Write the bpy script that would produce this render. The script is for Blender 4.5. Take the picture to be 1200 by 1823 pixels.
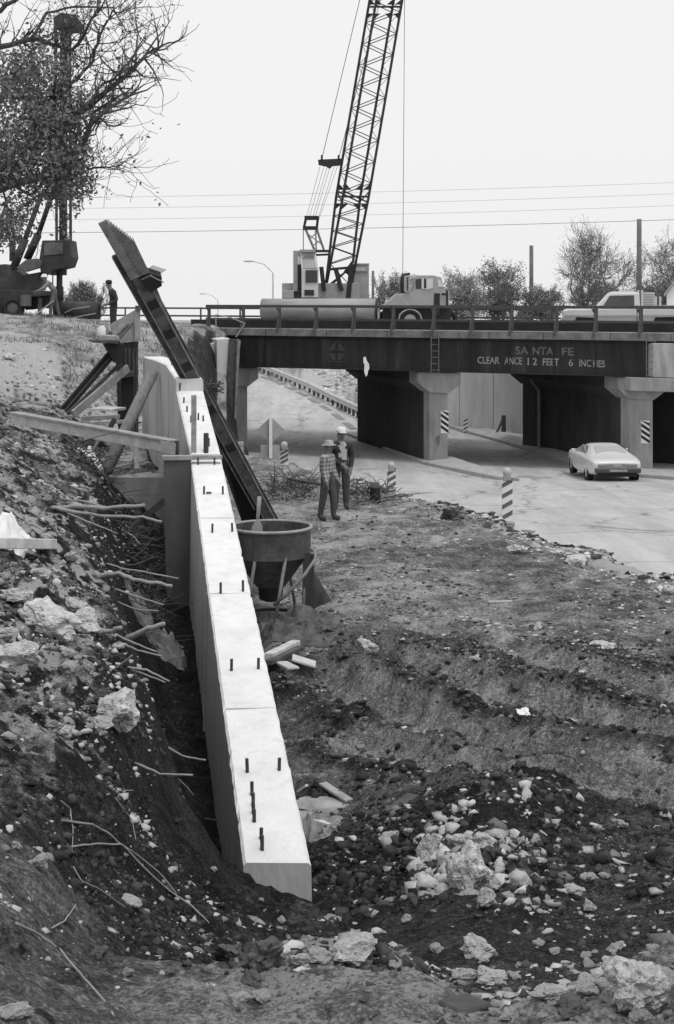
import bpy, bmesh, math, random
import numpy as np
from mathutils import Vector, Matrix

for o in list(bpy.data.objects):
    bpy.data.objects.remove(o, do_unlink=True)
SC = bpy.context.scene
COL = SC.collection

# ------------------------------------------------------------------ camera
F, CX, HY, ZC = 2600.0, 600.0, 530.0, 8.0      # focal length (px of a 1200x1823 frame), horizon row, eye height
cam = bpy.data.cameras.new('camera')
camo = bpy.data.objects.new('camera', cam)
COL.objects.link(camo)
camo.location = (0, 0, ZC)
camo.rotation_euler = (math.radians(90), 0, 0)
cam.sensor_fit = 'AUTO'
cam.sensor_width = 36
cam.lens = F / 1823 * 36
cam.shift_y = -(911.5 - HY) / 1823
cam.clip_start = 0.1
cam.clip_end = 6000
SC.camera = camo

# ------------------------------------------------------------------ sky and sun (overcast, black-and-white film)
SUN_EL, SUN_AZ = math.radians(70), math.radians(150)
w = bpy.data.worlds.new('World')
SC.world = w
w.use_nodes = True
nt = w.node_tree
for n in list(nt.nodes):
    nt.nodes.remove(n)
sky = nt.nodes.new('ShaderNodeTexSky')
sky.sky_type = 'NISHITA'
sky.sun_disc = False
sky.sun_elevation = SUN_EL
sky.sun_rotation = SUN_AZ
sky.dust_density = 5
bw = nt.nodes.new('ShaderNodeRGBToBW')
mr = nt.nodes.new('ShaderNodeMapRange')        # cloud deck: evens the clear sky out to overcast
mr.inputs['From Min'].default_value = 0
mr.inputs['From Max'].default_value = 14
mr.inputs['To Min'].default_value = 7.8
mr.inputs['To Max'].default_value = 9.8
bg = nt.nodes.new('ShaderNodeBackground')
bg.inputs['Strength'].default_value = 0.11
wo = nt.nodes.new('ShaderNodeOutputWorld')
nt.links.new(sky.outputs[0], bw.inputs[0])
nt.links.new(bw.outputs[0], mr.inputs['Value'])
nt.links.new(mr.outputs[0], bg.inputs['Color'])
nt.links.new(bg.outputs[0], wo.inputs[0])
sun = bpy.data.lights.new('sun', 'SUN')
sun.energy = 1.3
sun.angle = math.radians(14)
suno = bpy.data.objects.new('sun', sun)
COL.objects.link(suno)
sd = Vector((math.sin(SUN_AZ) * math.cos(SUN_EL), math.cos(SUN_AZ) * math.cos(SUN_EL), math.sin(SUN_EL)))
suno.rotation_euler = (-sd).to_track_quat('-Z', 'Y').to_euler()
suno.location = (0, -20, 60)
SC.view_settings.view_transform = 'Standard'
SC.view_settings.look = 'None'
SC.view_settings.exposure = 0
SC.view_settings.gamma = 1
SC.render.engine = 'CYCLES'
SC.cycles.max_bounces = 6

# ------------------------------------------------------------------ helpers
R = random.Random(7)
def P(ix, iy, d):
    return Vector(((ix - CX) / F * d, d, ZC + (HY - iy) / F * d))
def IX(x, y):
    return CX + F * x / y

def _hash(xi, yi, s):
    h = (xi.astype(np.int64) * 374761393 + yi.astype(np.int64) * 668265263 + s * 974711) & 0xffffffff
    h = ((h ^ (h >> 13)) * 1274126177) & 0xffffffff
    h = ((h ^ (h >> 16)) * 2246822519) & 0xffffffff
    return ((h ^ (h >> 15)) & 0xffff) / 65535.0
def vn(x, y, s=0):
    xi = np.floor(x); yi = np.floor(y)
    fx = x - xi; fy = y - yi
    fx = fx * fx * (3 - 2 * fx); fy = fy * fy * (3 - 2 * fy)
    a = _hash(xi, yi, s); b = _hash(xi + 1, yi, s); c = _hash(xi, yi + 1, s); d = _hash(xi + 1, yi + 1, s)
    return (a * (1 - fx) + b * fx) * (1 - fy) + (c * (1 - fx) + d * fx) * fy
def fbm(x, y, s=0, o=4, g=0.5):
    v = 0; a = 1; t = 0
    for k in range(o):
        c_, s_ = math.cos(.6 + 1.1 * k), math.sin(.6 + 1.1 * k)
        v = v + a * vn((x * c_ - y * s_) * 2 ** k + 17.3 * k, (x * s_ + y * c_) * 2 ** k - 9.1 * k, s + k); t += a; a *= g
    return v / t
def billow(x, y, s=0, o=4, g=0.55):           # rounded lumps with creases between
    v = 0; a = 1; t = 0
    for k in range(o):
        c_, s_ = math.cos(.5 + 1.3 * k), math.sin(.5 + 1.3 * k)
        n = vn((x * c_ - y * s_) * 2 ** k + 5.7 * k, (x * s_ + y * c_) * 2 ** k + 3.3 * k, s + k)
        v = v + a * (1 - np.abs(2 * n - 1)) ; t += a; a *= g
    return v / t
def sst(a, b, x):
    t = np.clip((x - a) / (b - a), 0, 1)
    return t * t * (3 - 2 * t)

# ------------------------------------------------------------------ materials (all neutral grey: the photograph is black and white)
MATS = {}
def mat(name, base, var=0.25, scale=4.0, rough=0.85, bump=0.0, bscale=None, metal=0.0, stretch=(1, 1, 1), detail=6, coords='Object', spots=0.0, spotv=0.1, spotscale=3.0):
    if name in MATS:
        return MATS[name]
    m = bpy.data.materials.new(name)
    m.use_nodes = True
    t = m.node_tree
    b = t.nodes['Principled BSDF']
    b.inputs['Roughness'].default_value = rough
    b.inputs['Metallic'].default_value = metal
    tc = t.nodes.new('ShaderNodeTexCoord')
    mp = t.nodes.new('ShaderNodeMapping')
    mp.inputs['Scale'].default_value = stretch
    t.links.new(tc.outputs[coords], mp.inputs[0])
    nz = t.nodes.new('ShaderNodeTexNoise')
    nz.inputs['Scale'].default_value = scale
    nz.inputs['Detail'].default_value = detail
    nz.inputs['Roughness'].default_value = 0.65
    t.links.new(mp.outputs[0], nz.inputs['Vector'])
    r = t.nodes.new('ShaderNodeMapRange')
    r.inputs['From Min'].default_value = 0.3
    r.inputs['From Max'].default_value = 0.7
    r.inputs['To Min'].default_value = base * (1 - var)
    r.inputs['To Max'].default_value = min(0.95, base * (1 + var))
    t.links.new(nz.outputs['Fac'], r.inputs['Value'])
    out = r.outputs[0]
    if spots > 0:
        n2 = t.nodes.new('ShaderNodeTexNoise')
        n2.inputs['Scale'].default_value = spotscale
        n2.inputs['Detail'].default_value = 5
        t.links.new(mp.outputs[0], n2.inputs['Vector'])
        r2 = t.nodes.new('ShaderNodeMapRange')
        r2.inputs['From Min'].default_value = 0.55
        r2.inputs['From Max'].default_value = 0.7
        r2.inputs['To Min'].default_value = 0
        r2.inputs['To Max'].default_value = spots
        t.links.new(n2.outputs['Fac'], r2.inputs['Value'])
        mx = t.nodes.new('ShaderNodeMix')
        mx.data_type = 'FLOAT'
        t.links.new(r2.outputs[0], mx.inputs[0])
        t.links.new(out, mx.inputs[2])
        mx.inputs[3].default_value = spotv
        out = mx.outputs[0]
    t.links.new(out, b.inputs['Base Color'])
    if bump > 0:
        n3 = t.nodes.new('ShaderNodeTexNoise')
        n3.inputs['Scale'].default_value = bscale or scale * 3
        n3.inputs['Detail'].default_value = 8
        t.links.new(mp.outputs[0], n3.inputs['Vector'])
        bp = t.nodes.new('ShaderNodeBump')
        bp.inputs['Strength'].default_value = bump
        bp.inputs['Distance'].default_value = 0.05
        t.links.new(n3.outputs['Fac'], bp.inputs['Height'])
        t.links.new(bp.outputs[0], b.inputs['Normal'])
    MATS[name] = m
    return m
def glass(name='window_glass', v=0.03, rough=0.08):
    m = mat(name, v, 0.2, 2, rough)
    return m

# ------------------------------------------------------------------ mesh builder
class MB:
    def __init__(s):
        s.v = []; s.f = []; s.m = []
    def add(s, vs, fs, mi=0):
        n = len(s.v)
        s.v += [tuple(p) for p in vs]
        s.f += [tuple(i + n for i in f) for f in fs]
        s.m += [mi] * len(fs)
        return s
    def box(s, c, size, M=None, mi=0):
        hx, hy, hz = size[0] / 2, size[1] / 2, size[2] / 2
        vs = [Vector((x * hx, y * hy, z * hz)) for z in (-1, 1) for y in (-1, 1) for x in (-1, 1)]
        if M is not None:
            vs = [M @ v for v in vs]
        c = Vector(c)
        return s.add([v + c for v in vs], [(0, 2, 3, 1), (4, 5, 7, 6), (0, 1, 5, 4), (2, 6, 7, 3), (0, 4, 6, 2), (1, 3, 7, 5)], mi)
    def hexa(s, b, t, mi=0):          # b, t: four corners each
        n = len(b)
        fs = [tuple(range(n - 1, -1, -1)), tuple(range(n, 2 * n))] + [(i, (i + 1) % n, n + (i + 1) % n, n + i) for i in range(n)]
        return s.add(list(b) + list(t), fs, mi)
    def bar(s, p, q, r, n=6, r2=None, mi=0, rot=0.0, sy=1.0):
        p, q = Vector(p), Vector(q)
        ax = (q - p)
        if ax.length < 1e-6:
            return s
        ax.normalize()
        up = Vector((0, 0, 1)) if abs(ax.z) < 0.95 else Vector((0, 1, 0))
        a = ax.cross(up).normalized(); b = ax.cross(a).normalized()
        r2 = r if r2 is None else r2
        def ring(c, rr):
            return [c + (a * math.cos(2 * math.pi * i / n + rot) + b * math.sin(2 * math.pi * i / n + rot) * sy) * rr for i in range(n)]
        return s.hexa(ring(p, r), ring(q, r2), mi)
    def beam(s, p, q, wd, ht, mi=0, up=None):  # rectangular bar, wd across, ht along 'up'
        p, q = Vector(p), Vector(q)
        ax = (q - p).normalized()
        u = Vector(up) if up is not None else (Vector((0, 0, 1)) if abs(ax.z) < 0.95 else Vector((0, 1, 0)))
        a = ax.cross(u).normalized(); b = a.cross(ax).normalized()
        o = [a * (i * wd / 2) + b * (j * ht / 2) for i, j in ((-1, -1), (1, -1), (1, 1), (-1, 1))]
        return s.hexa([p + k for k in o], [q + k for k in o], mi)
    def tube(s, pts, rad, n=6, mi=0):
        pts = [Vector(p) for p in pts]
        k = len(pts)
        rad = [rad] * k if isinstance(rad, (int, float)) else list(rad)
        vs = []; fs = []
        pa = None
        for i, p in enumerate(pts):
            t = (pts[min(i + 1, k - 1)] - pts[max(i - 1, 0)])
            t = t.normalized() if t.length > 1e-9 else Vector((0, 0, 1))
            if pa is None:
                up = Vector((0, 0, 1)) if abs(t.z) < 0.9 else Vector((1, 0, 0))
                a = t.cross(up).normalized()
            else:
                a = (pa - t * pa.dot(t))
                a = a.normalized() if a.length > 1e-6 else t.orthogonal().normalized()
            pa = a
            b = t.cross(a)
            vs += [p + (a * math.cos(2 * math.pi * j / n) + b * math.sin(2 * math.pi * j / n)) * rad[i] for j in range(n)]
        for i in range(k - 1):
            for j in range(n):
                fs.append((i * n + j, i * n + (j + 1) % n, (i + 1) * n + (j + 1) % n, (i + 1) * n + j))
        fs.append(tuple(range(n - 1, -1, -1)))
        fs.append(tuple((k - 1) * n + j for j in range(n)))
        return s.add(vs, fs, mi)
    def prism(s, poly, axis, mi=0):   # polygon of Vectors extruded along axis
        axis = Vector(axis)
        poly = [Vector(p) for p in poly]
        return s.hexa(poly, [p + axis for p in poly], mi)
    def lathe(s, prof, c=(0, 0, 0), n=24, M=None, mi=0, closed=False):
        c = Vector(c); vs = []; fs = []; k = len(prof)
        for r, z in prof:
            for j in range(n):
                v = Vector((r * math.cos(2 * math.pi * j / n), r * math.sin(2 * math.pi * j / n), z))
                vs.append(c + (M @ v if M is not None else v))
        for i in range(k if closed else k - 1):
            i2 = (i + 1) % k
            for j in range(n):
                fs.append((i * n + j, i * n + (j + 1) % n, i2 * n + (j + 1) % n, i2 * n + j))
        if not closed:
            fs.append(tuple(range(n - 1, -1, -1))); fs.append(tuple((k - 1) * n + j for j in range(n)))
        return s.add(vs, fs, mi)
    def mesh(s, name, mats, smooth=False):
        me = bpy.data.meshes.new(name)
        me.from_pydata(s.v, [], s.f)
        for m in (mats if isinstance(mats, (list, tuple)) else [mats]):
            me.materials.append(m)
        if any(s.m):
            me.polygons.foreach_set('material_index', s.m)
        if smooth:
            me.polygons.foreach_set('use_smooth', [True] * len(me.polygons))
        me.update()
        return me
    def obj(s, name, mats, parent=None, smooth=False, fix=True, bevel=0):
        me = s.mesh(name, mats, smooth)
        if fix:
            bm = bmesh.new(); bm.from_mesh(me)
            bmesh.ops.recalc_face_normals(bm, faces=bm.faces)
            if bevel:
                bmesh.ops.bevel(bm, geom=list(bm.edges), offset=bevel, segments=1, affect='EDGES')
            bm.to_mesh(me); bm.free()
        return link(name, me, parent)
def link(name, data, parent=None):
    o = bpy.data.objects.new(name, data)
    COL.objects.link(o)
    if parent is not None:
        o.parent = parent
        o.matrix_parent_inverse = parent_world(parent).inverted()
    return o
def parent_world(o):
    M = Matrix.LocRotScale(o.location, o.rotation_euler, o.scale)
    if o.parent is not None:
        M = parent_world(o.parent) @ o.matrix_parent_inverse @ M
    return M
def tag(o, label, cat, group=None):
    o['label'] = label; o['category'] = cat
    if group:
        o['group'] = group
    return o
def thing(name, label, cat, loc=(0, 0, 0), rz=0.0, group=None):
    o = bpy.data.objects.new(name, None)
    COL.objects.link(o)
    o.location = loc
    o.rotation_euler = (0, 0, rz)
    o.empty_display_size = 0.3
    return tag(o, label, cat, group)
def part(name, data_mb, mats, parent, smooth=False, bevel=0, label=None):   # builder coordinates are local to the thing
    me = data_mb.mesh(name, mats, smooth)
    bm = bmesh.new(); bm.from_mesh(me)
    bmesh.ops.recalc_face_normals(bm, faces=bm.faces)
    if bevel:
        bmesh.ops.bevel(bm, geom=list(bm.edges), offset=bevel, segments=1, affect='EDGES')
    bm.to_mesh(me); bm.free()
    o = bpy.data.objects.new(name, me)
    COL.objects.link(o)
    o.parent = parent
    if label:
        o['label'] = label
    return o
def share(name, me, parent, loc=(0, 0, 0), rot=(0, 0, 0), scale=(1, 1, 1)):
    o = bpy.data.objects.new(name, me)
    COL.objects.link(o)
    o.parent = parent
    o.location = loc; o.rotation_euler = rot; o.scale = scale
    return o

# ------------------------------------------------------------------ terrain
# cross-sections of the ground at rising distance: (column, row) pairs read off the photograph, turned into heights
PROF = [
 (2.2, [(-700, 2480), (1900, 2480)]),
 (3.2, [(-700, 1800), (0, 1830), (300, 1880), (600, 1890), (900, 1880), (1200, 1840), (1900, 1800)]),
 (4.0, [(-700, 1600), (0, 1690), (100, 1750), (250, 1800), (450, 1790), (620, 1760), (800, 1790), (900, 1830), (1000, 1800), (1080, 1760), (1200, 1720), (1900, 1650)]),
 (5.0, [(-700, 1400), (-200, 1500), (0, 1560), (90, 1640), (200, 1720), (330, 1730), (430, 1700), (620, 1690), (720, 1700), (780, 1745), (860, 1790), (960, 1790), (1060, 1760), (1200, 1720), (1900, 1650)]),
 (6.0, [(-700, 1300), (-200, 1380), (0, 1450), (60, 1500), (130, 1600), (230, 1680), (350, 1720), (480, 1730), (620, 1730), (750, 1755), (900, 1785), (1050, 1780), (1200, 1760), (1900, 1700)]),
 (7.5, [(-700, 1160), (-200, 1260), (0, 1320), (90, 1370), (150, 1450), (230, 1560), (330, 1640), (450, 1680), (600, 1720), (750, 1725), (900, 1720), (1050, 1710), (1200, 1690), (1900, 1650)]),
 (9.0, [(-700, 1050), (-200, 1130), (0, 1190), (130, 1230), (200, 1290), (250, 1400), (320, 1500), (420, 1590), (500, 1630), (620, 1670), (700, 1650), (800, 1600), (900, 1590), (1000, 1610), (1100, 1620), (1200, 1600), (1900, 1560)]),
 (10.3, [(-700, 960), (-200, 1030), (0, 1080), (130, 1140), (230, 1200), (265, 1300), (320, 1430), (400, 1540), (440, 1590), (560, 1660), (620, 1650), (700, 1590), (790, 1530), (880, 1480), (960, 1500), (1050, 1540), (1200, 1530), (1900, 1500)]),
 (10.9, [(-700, 930), (0, 1050), (130, 1110), (225, 1165), (258, 1270), (315, 1420), (390, 1510), (440, 1560), (500, 1605), (560, 1630), (620, 1615), (700, 1550), (790, 1490), (880, 1440), (960, 1460), (1050, 1500), (1200, 1510), (1900, 1490)]),
 (11.6, [(-700, 900), (0, 1010), (120, 1080), (210, 1130), (250, 1240), (310, 1400), (350, 1540), (400, 1620), (470, 1600), (560, 1560), (620, 1550), (700, 1500), (780, 1450), (870, 1405), (960, 1425), (1080, 1470), (1200, 1490), (1900, 1480)]),
 (13.5, [(-700, 820), (0, 930), (120, 990), (190, 1050), (230, 1170), (290, 1340), (330, 1480), (380, 1540), (470, 1500), (520, 1445), (620, 1430), (700, 1400), (800, 1385), (900, 1395), (1000, 1380), (1200, 1395), (1900, 1400)]),
 (16, [(-700, 780), (0, 870), (110, 930), (170, 990), (215, 1100), (270, 1260), (310, 1370), (400, 1400), (500, 1325), (620, 1300), (800, 1295), (1000, 1290), (1200, 1292), (1900, 1292)]),
 (19, [(-700, 760), (0, 835), (90, 880), (160, 930), (200, 1020), (250, 1150), (290, 1230), (400, 1240), (480, 1185), (620, 1172), (900, 1168), (1200, 1168), (1900, 1168)]),
 (22, [(-700, 740), (0, 800), (60, 840), (170, 885), (215, 965), (260, 1080), (310, 1130), (400, 1130), (460, 1090), (620, 1082), (1200, 1080), (1900, 1080)]),
 (25, [(-700, 720), (0, 772), (130, 815), (180, 855), (225, 940), (270, 1035), (330, 1050), (450, 1018), (1200, 1014), (1900, 1014)]),
 (28, [(-700, 705), (0, 752), (110, 795), (165, 822), (190, 860), (230, 930), (290, 975), (430, 964), (1200, 962), (1900, 962)]),
 (29.4, [(-700, 695), (0, 742), (100, 786), (155, 818), (180, 850), (230, 890), (290, 935), (430, 942), (1200, 940), (1900, 940)]),
 (30.2, [(-700, 690), (0, 737), (100, 780), (150, 812), (180, 840), (290, 840), (330, 900), (430, 928), (1200, 927), (1900, 927)]),
 (36, [(-700, 650), (0, 700), (80, 718), (130, 748), (190, 789), (262, 790), (310, 860), (400, 866), (1200, 862), (1900, 862)]),
 (42, [(-700, 605), (0, 648), (100, 668), (180, 700), (240, 730), (270, 720), (300, 690), (335, 690), (370, 745), (410, 815), (1900, 818)]),
 (48, [(-700, 575), (0, 602), (100, 612), (200, 627), (290, 642), (330, 660), (365, 730), (405, 790), (1900, 790)]),
 (54, [(-700, 555), (0, 566), (100, 571), (200, 583), (290, 600), (335, 622), (362, 700), (395, 790), (1900, 790)]),
 (58, [(-700, 555), (0, 557), (100, 563), (200, 573), (300, 582), (345, 600), (366, 640), (385, 790), (1900, 790)]),
 (63, [(-700, 572), (0, 568), (200, 574), (370, 580), (405, 596), (412, 700), (425, 790), (1900, 790)]),
 (68, [(-700, 577), (400, 577), (415, 600), (425, 790), (1900, 790)]),
 (80, [(-700, 576), (330, 576), (370, 720), (385, 760), (640, 760), (680, 720), (740, 700), (1900, 700)]),
 (95, [(-700, 574), (260, 574), (310, 690), (540, 700), (585, 690), (640, 662), (720, 650), (1900, 650)]),
 (115, [(-700, 573), (200, 575), (260, 655), (455, 662), (500, 645), (600, 620), (800, 600), (1900, 600)]),
 (150, [(-700, 573), (1900, 575)]),
 (400, [(-700, 572), (1900, 572)]),
 (3500, [(-700, 570), (1900, 570)]),
]
PD = np.array([p[0] for p in PROF])
_IXS = np.linspace(-700, 1900, 1301)
_TAB = np.array([[(HY - r) / F * d for r in np.interp(_IXS, [a for a, b in pr], [b for a, b in pr])] for d, pr in PROF])
EDGE_IX = np.array([-700, 445, 500, 560, 640, 700, 760, 903, 1050, 1200, 1900.])
EDGE_D = np.array([46, 44, 41, 39, 37, 35, 33.5, 30, 27, 24.5, 17.])
RZ_D = np.array([15, 26, 28, 35, 45, 54, 60, 75, 95, 115, 140])
RZ_Z = np.array([-4.85, -4.85, -4.9, -5.33, -6.03, -6.62, -6.86, -6.86, -6.25, -5.8, -5.6])
def road_z(d):
    return np.interp(d, RZ_D, RZ_Z)
# the crawler ruts pressed into the wet ground: polylines (x, y), half width, depth
RUTS = [([(-.15, 18.2), (.9, 16.2), (1.75, 14.7), (3.2, 12.9), (5.5, 11.0)], .5, .26),
        ([(.75, 19.0), (1.9, 17.2), (3.4, 15.3), (6.5, 12.8)], .55, .26),
        ([(2.1, 19.6), (3.2, 18.0), (4.6, 16.6), (7, 15)], .45, .12),
        ([(.2, 15.4), (1.1, 13.9), (2.2, 12.7), (3.6, 11.6)], .36, .1)]
def seg_dist(X, Y, pts):
    best = np.full(np.shape(X), 1e9)
    for (ax, ay), (bx, by) in zip(pts[:-1], pts[1:]):
        dx, dy = bx - ax, by - ay
        t = np.clip(((X - ax) * dx + (Y - ay) * dy) / (dx * dx + dy * dy), 0, 1)
        best = np.minimum(best, np.hypot(X - ax - t * dx, Y - ay - t * dy))
    return best
def zones(X, Y):
    ix = CX + F * X / Y
    wallx = -.45 - .13 * (Y - 11)                         # line of the new wall
    right = sst(-.1, .35, X - wallx)
    mud = right * sst(7.5, 9.5, Y) * (1 - sst(17.5, 20.5, Y + 1.2 * (fbm(X * .6, Y * .6, 91) - .5) * 2))
    flat = right * sst(17, 20, Y)
    left = (1 - right) * sst(6, 8, Y)
    near = 1 - sst(5.5, 7.5, Y)
    return ix, wallx, right, mud, flat, left, near
def terrain(X, Y, detail=True):
    X = np.asarray(X, float); Y = np.asarray(Y, float)
    ix, wallx, right, mud, flat, left, near = zones(X, Y)
    # wobble the sections so that no edge is ruled
    jx = ix + (fbm(X * 1.3, Y * 1.3, 41, 3) - .5) * 46 * np.clip(1 - Y / 45, 0, 1) * (1 - .0 * right)
    u = np.clip((np.clip(jx, -700, 1900) + 700) / 2, 0, 1299.999)
    ui = np.floor(u).astype(int); uf = u - ui
    k = np.clip(np.searchsorted(PD, Y) - 1, 0, len(PD) - 2)
    t = np.clip((Y - PD[k]) / (PD[k + 1] - PD[k]), 0, 1)
    z0 = _TAB[k, ui] * (1 - uf) + _TAB[k, ui + 1] * uf
    z1 = _TAB[k + 1, ui] * (1 - uf) + _TAB[k + 1, ui + 1] * uf
    z = z0 * (1 - t) + z1 * t
    if detail:
        rut = np.zeros_like(z); inr = np.zeros_like(z); berm = np.zeros_like(z)
        for pts, hw, dp in RUTS:
            ds = seg_dist(X + .16 * (fbm(X * 2, Y * 2, 5) - .5), Y + .2 * (fbm(X * 2, Y * 2, 6) - .5), pts)
            g = 1 - sst(hw * .2, hw * 1.05, ds)
            rut = np.minimum(rut, -dp * g)
            berm = np.maximum(berm, dp * .6 * np.exp(-((ds - hw * 1.35) / (hw * .42)) ** 2) * (.4 + fbm(X * 1.7, Y * 1.7, 77)))
            inr = np.maximum(inr, g)
        z = z + (rut + berm * (1 - inr)) * right
        lump = (billow(X * 1.4, Y * 1.4, 11, 3) - .5) * .2 + (billow(X * 4.2, Y * 4.2, 15, 2, .6) - .5) * .11
        z = z + lump * mud * (1 - .8 * inr)
        z = z + ((fbm(X * .9, Y * .9, 21, 3) - .5) * .2 + (billow(X * 3, Y * 3, 25, 1) - .55) * .05) * flat * (Y < 75)
        z = z + ((fbm(X * 1.1, Y * 1.1, 31, 4, .55) - .5) * .34 + (billow(X * 4, Y * 4, 35, 2) - .55) * .13) * left * np.clip(1 - (Y - 45) / 30, .3, 1)
        z = z + ((fbm(X * 2.5, Y * 2.5, 51, 4, .6) - .5) * .22) * near
    # the carriageway
    de = np.interp(ix, EDGE_IX, EDGE_D)
    if detail:
        de = de + (fbm(X * .8, Y * .8, 61, 4) - .5) * 2.6
    rl = np.interp(Y, [40, 64, 75, 95, 115], [440, 440, 380, 330, 300])
    rr = np.interp(Y, [72, 76, 80, 95, 115], [1900, 1900, 650, 552, 458])
    inside = sst(0, .9, Y - de) * sst(-6, 6, ix - rl) * sst(-4, 4, rr - ix) * (Y < 118)
    inside = np.where((Y > 30) & (Y < 76) & (ix > 430), np.maximum(inside, sst(0, .9, Y - de) * sst(-6, 6, ix - rl)), inside)
    z = z * (1 - inside) + (road_z(Y) - .08) * inside
    return z + ZC
def gz(x, y):
    return float(terrain(np.array([x]), np.array([y]))[0])
_DM = np.geomspace(2.4, 128, 2600)
def ground_at(ix, iy):
    X = (ix - CX) / F * _DM
    tz = terrain(X, _DM)
    rz = ZC + (HY - iy) / F * _DM
    hit = np.nonzero(rz <= tz)[0]
    i = hit[0] if len(hit) else len(_DM) - 1
    return Vector((X[i], _DM[i], tz[i]))

cols = np.concatenate([np.linspace(-700, -60, 44, endpoint=False), np.linspace(-60, 1260, 560, endpoint=False), np.linspace(1260, 1900, 44)])
rows = np.concatenate([np.concatenate([np.geomspace(2.2, 8, 260, endpoint=False), np.geomspace(8, 20, 460, endpoint=False), np.geomspace(20, 70, 300, endpoint=False)]), np.geomspace(70, 3500, 70)])
GX = (cols[None, :] - CX) / F * rows[:, None]
GY = np.repeat(rows[:, None], len(cols), 1)
GZ = terrain(GX, GY)
def grid_mesh(name, GX, GY, GZ, m):
    nr, nc = GX.shape
    me = bpy.data.meshes.new(name)
    co = np.stack([GX, GY, GZ], -1).reshape(-1, 3)
    idx = np.arange(nr * nc).reshape(nr, nc)
    q = np.stack([idx[:-1, :-1], idx[:-1, 1:], idx[1:, 1:], idx[1:, :-1]], -1).reshape(-1, 4)
    me.vertices.add(len(co)); me.vertices.foreach_set('co', co.ravel())
    me.loops.add(q.size); me.loops.foreach_set('vertex_index', q.ravel())
    me.polygons.add(len(q)); me.polygons.foreach_set('loop_start', np.arange(len(q)) * 4)
    me.polygons.foreach_set('use_smooth', np.ones(len(q), bool))
    me.materials.append(m)
    me.update(calc_edges=True)
    return me

# soil colour: dark freshly dug clay, and shade painted on the far abutment slope, against dry, dusty, limestone-rich ground
ix_, wallx_, right_, mud_, flat_, left_, near_ = zones(GX, GY)
n1 = fbm(GX * .7, GY * .7, 101, 5)
n2 = fbm(GX * 3.2, GY * 3.2, 111, 5, .6)
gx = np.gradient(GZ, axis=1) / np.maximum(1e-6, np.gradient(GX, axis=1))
dug_and_shade = np.maximum(sst(.5, 1.0, np.abs(gx)) * (1 - right_) * (1 - sst(36, 40, GY)) * sst(5, 6.5, GY), .8 * sst(.6, 1.2, np.abs(gx)) * (GY < 64) * (GY > 38))                # cut faces of the excavation, plus shade painted on the far abutment slope
trench = (1 - right_) * sst(-1.7, -.7, GX - wallx_ + .5 * (n1 - .5)) * (1 - sst(28, 30, GY)) * sst(8, 10.5, GY)
pile = mud_ * (1 - sst(12.2, 13.8, GY + 1.5 * (n1 - .5))) * (1 - .6 * sst(980, 1150, ix_))
dark = np.clip(np.maximum.reduce([dug_and_shade, trench, pile * .98, mud_ * .45 * sst(.5, .68, fbm(GX * .9, GY * .9, 131)), .75 * sst(5.2, 6, GY) * (1 - sst(9, 10, GY)) * (ix_ > 250)]), 0, 1)
dark = np.maximum(dark, .95 * (1 - sst(480, 620, ix_)) * sst(120, 230, ix_ + 40 * (n1 - .5)) * sst(4.6, 5.6, GY) * (1 - sst(11.2, 12, GY)))
soil = .62 + (n1 - .5) * .7 + (n2 - .5) * .8
soil += .22 * (1 - right_) * sst(30, 40, GY) + .08 * flat_
soil += left_ * (.02 + .45 * sst(.48, .6, fbm(GX * 1.6, GY * 1.6, 121, 5))) * (GY < 40)
soil += .95 * sst(35, 39, GY) * (1 - sst(44, 49, GY)) * (1 - sst(60, 125, ix_ + 60 * (n2 - .5)))     # dumped limestone fines high on the bank
soil += flat_ * .1 * sst(26, 31, GY)
soil += .4 * left_ * (1 - sst(130, 240, ix_ + 120 * (n2 - .5))) * sst(8.6, 9.6, GY) * (1 - sst(13.5, 16, GY)) * sst(.42, .56, fbm(GX * 2.2, GY * 2.2, 141, 4))
soil += .2 * (1 - sst(4.9, 5.6, GY)) * sst(230, 380, ix_)
soil += np.exp(-((GY - 98) / 9) ** 2) * sst(480, 560, ix_) * .45
soil += .4 * np.exp(-((GY - np.interp(ix_, EDGE_IX, EDGE_D) + .6) / .7) ** 2) * sst(820, 950, ix_) * sst(.4, .6, n1 + .3 * (n2 - .5))
def rut_map(X, Y):
    a = np.zeros_like(X); b = np.zeros_like(X)
    for pts, hw, dp in RUTS:
        ds = seg_dist(X + .16 * (fbm(X * 2, Y * 2, 5) - .5), Y + .2 * (fbm(X * 2, Y * 2, 6) - .5), pts)
        a = np.maximum(a, 1 - sst(hw * .8, hw * 1.12, ds)); b = np.maximum(b, np.exp(-((ds - hw * 1.5) / (hw * .35)) ** 2))
    return a, b * (1 - a)
ra, rb = rut_map(GX, GY)
fresh = ra * right_ * mud_
soil = soil * (1 - fresh) + fresh * (.76 + .4 * (n2 - .5))
dark = np.maximum(dark * (1 - .9 * ra), .7 * rb * mud_)
soil = np.clip(soil, 0, 1.3) * (1 - dark) + dark * np.clip(.05 + .35 * (n2 - .45), 0, 1)

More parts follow.
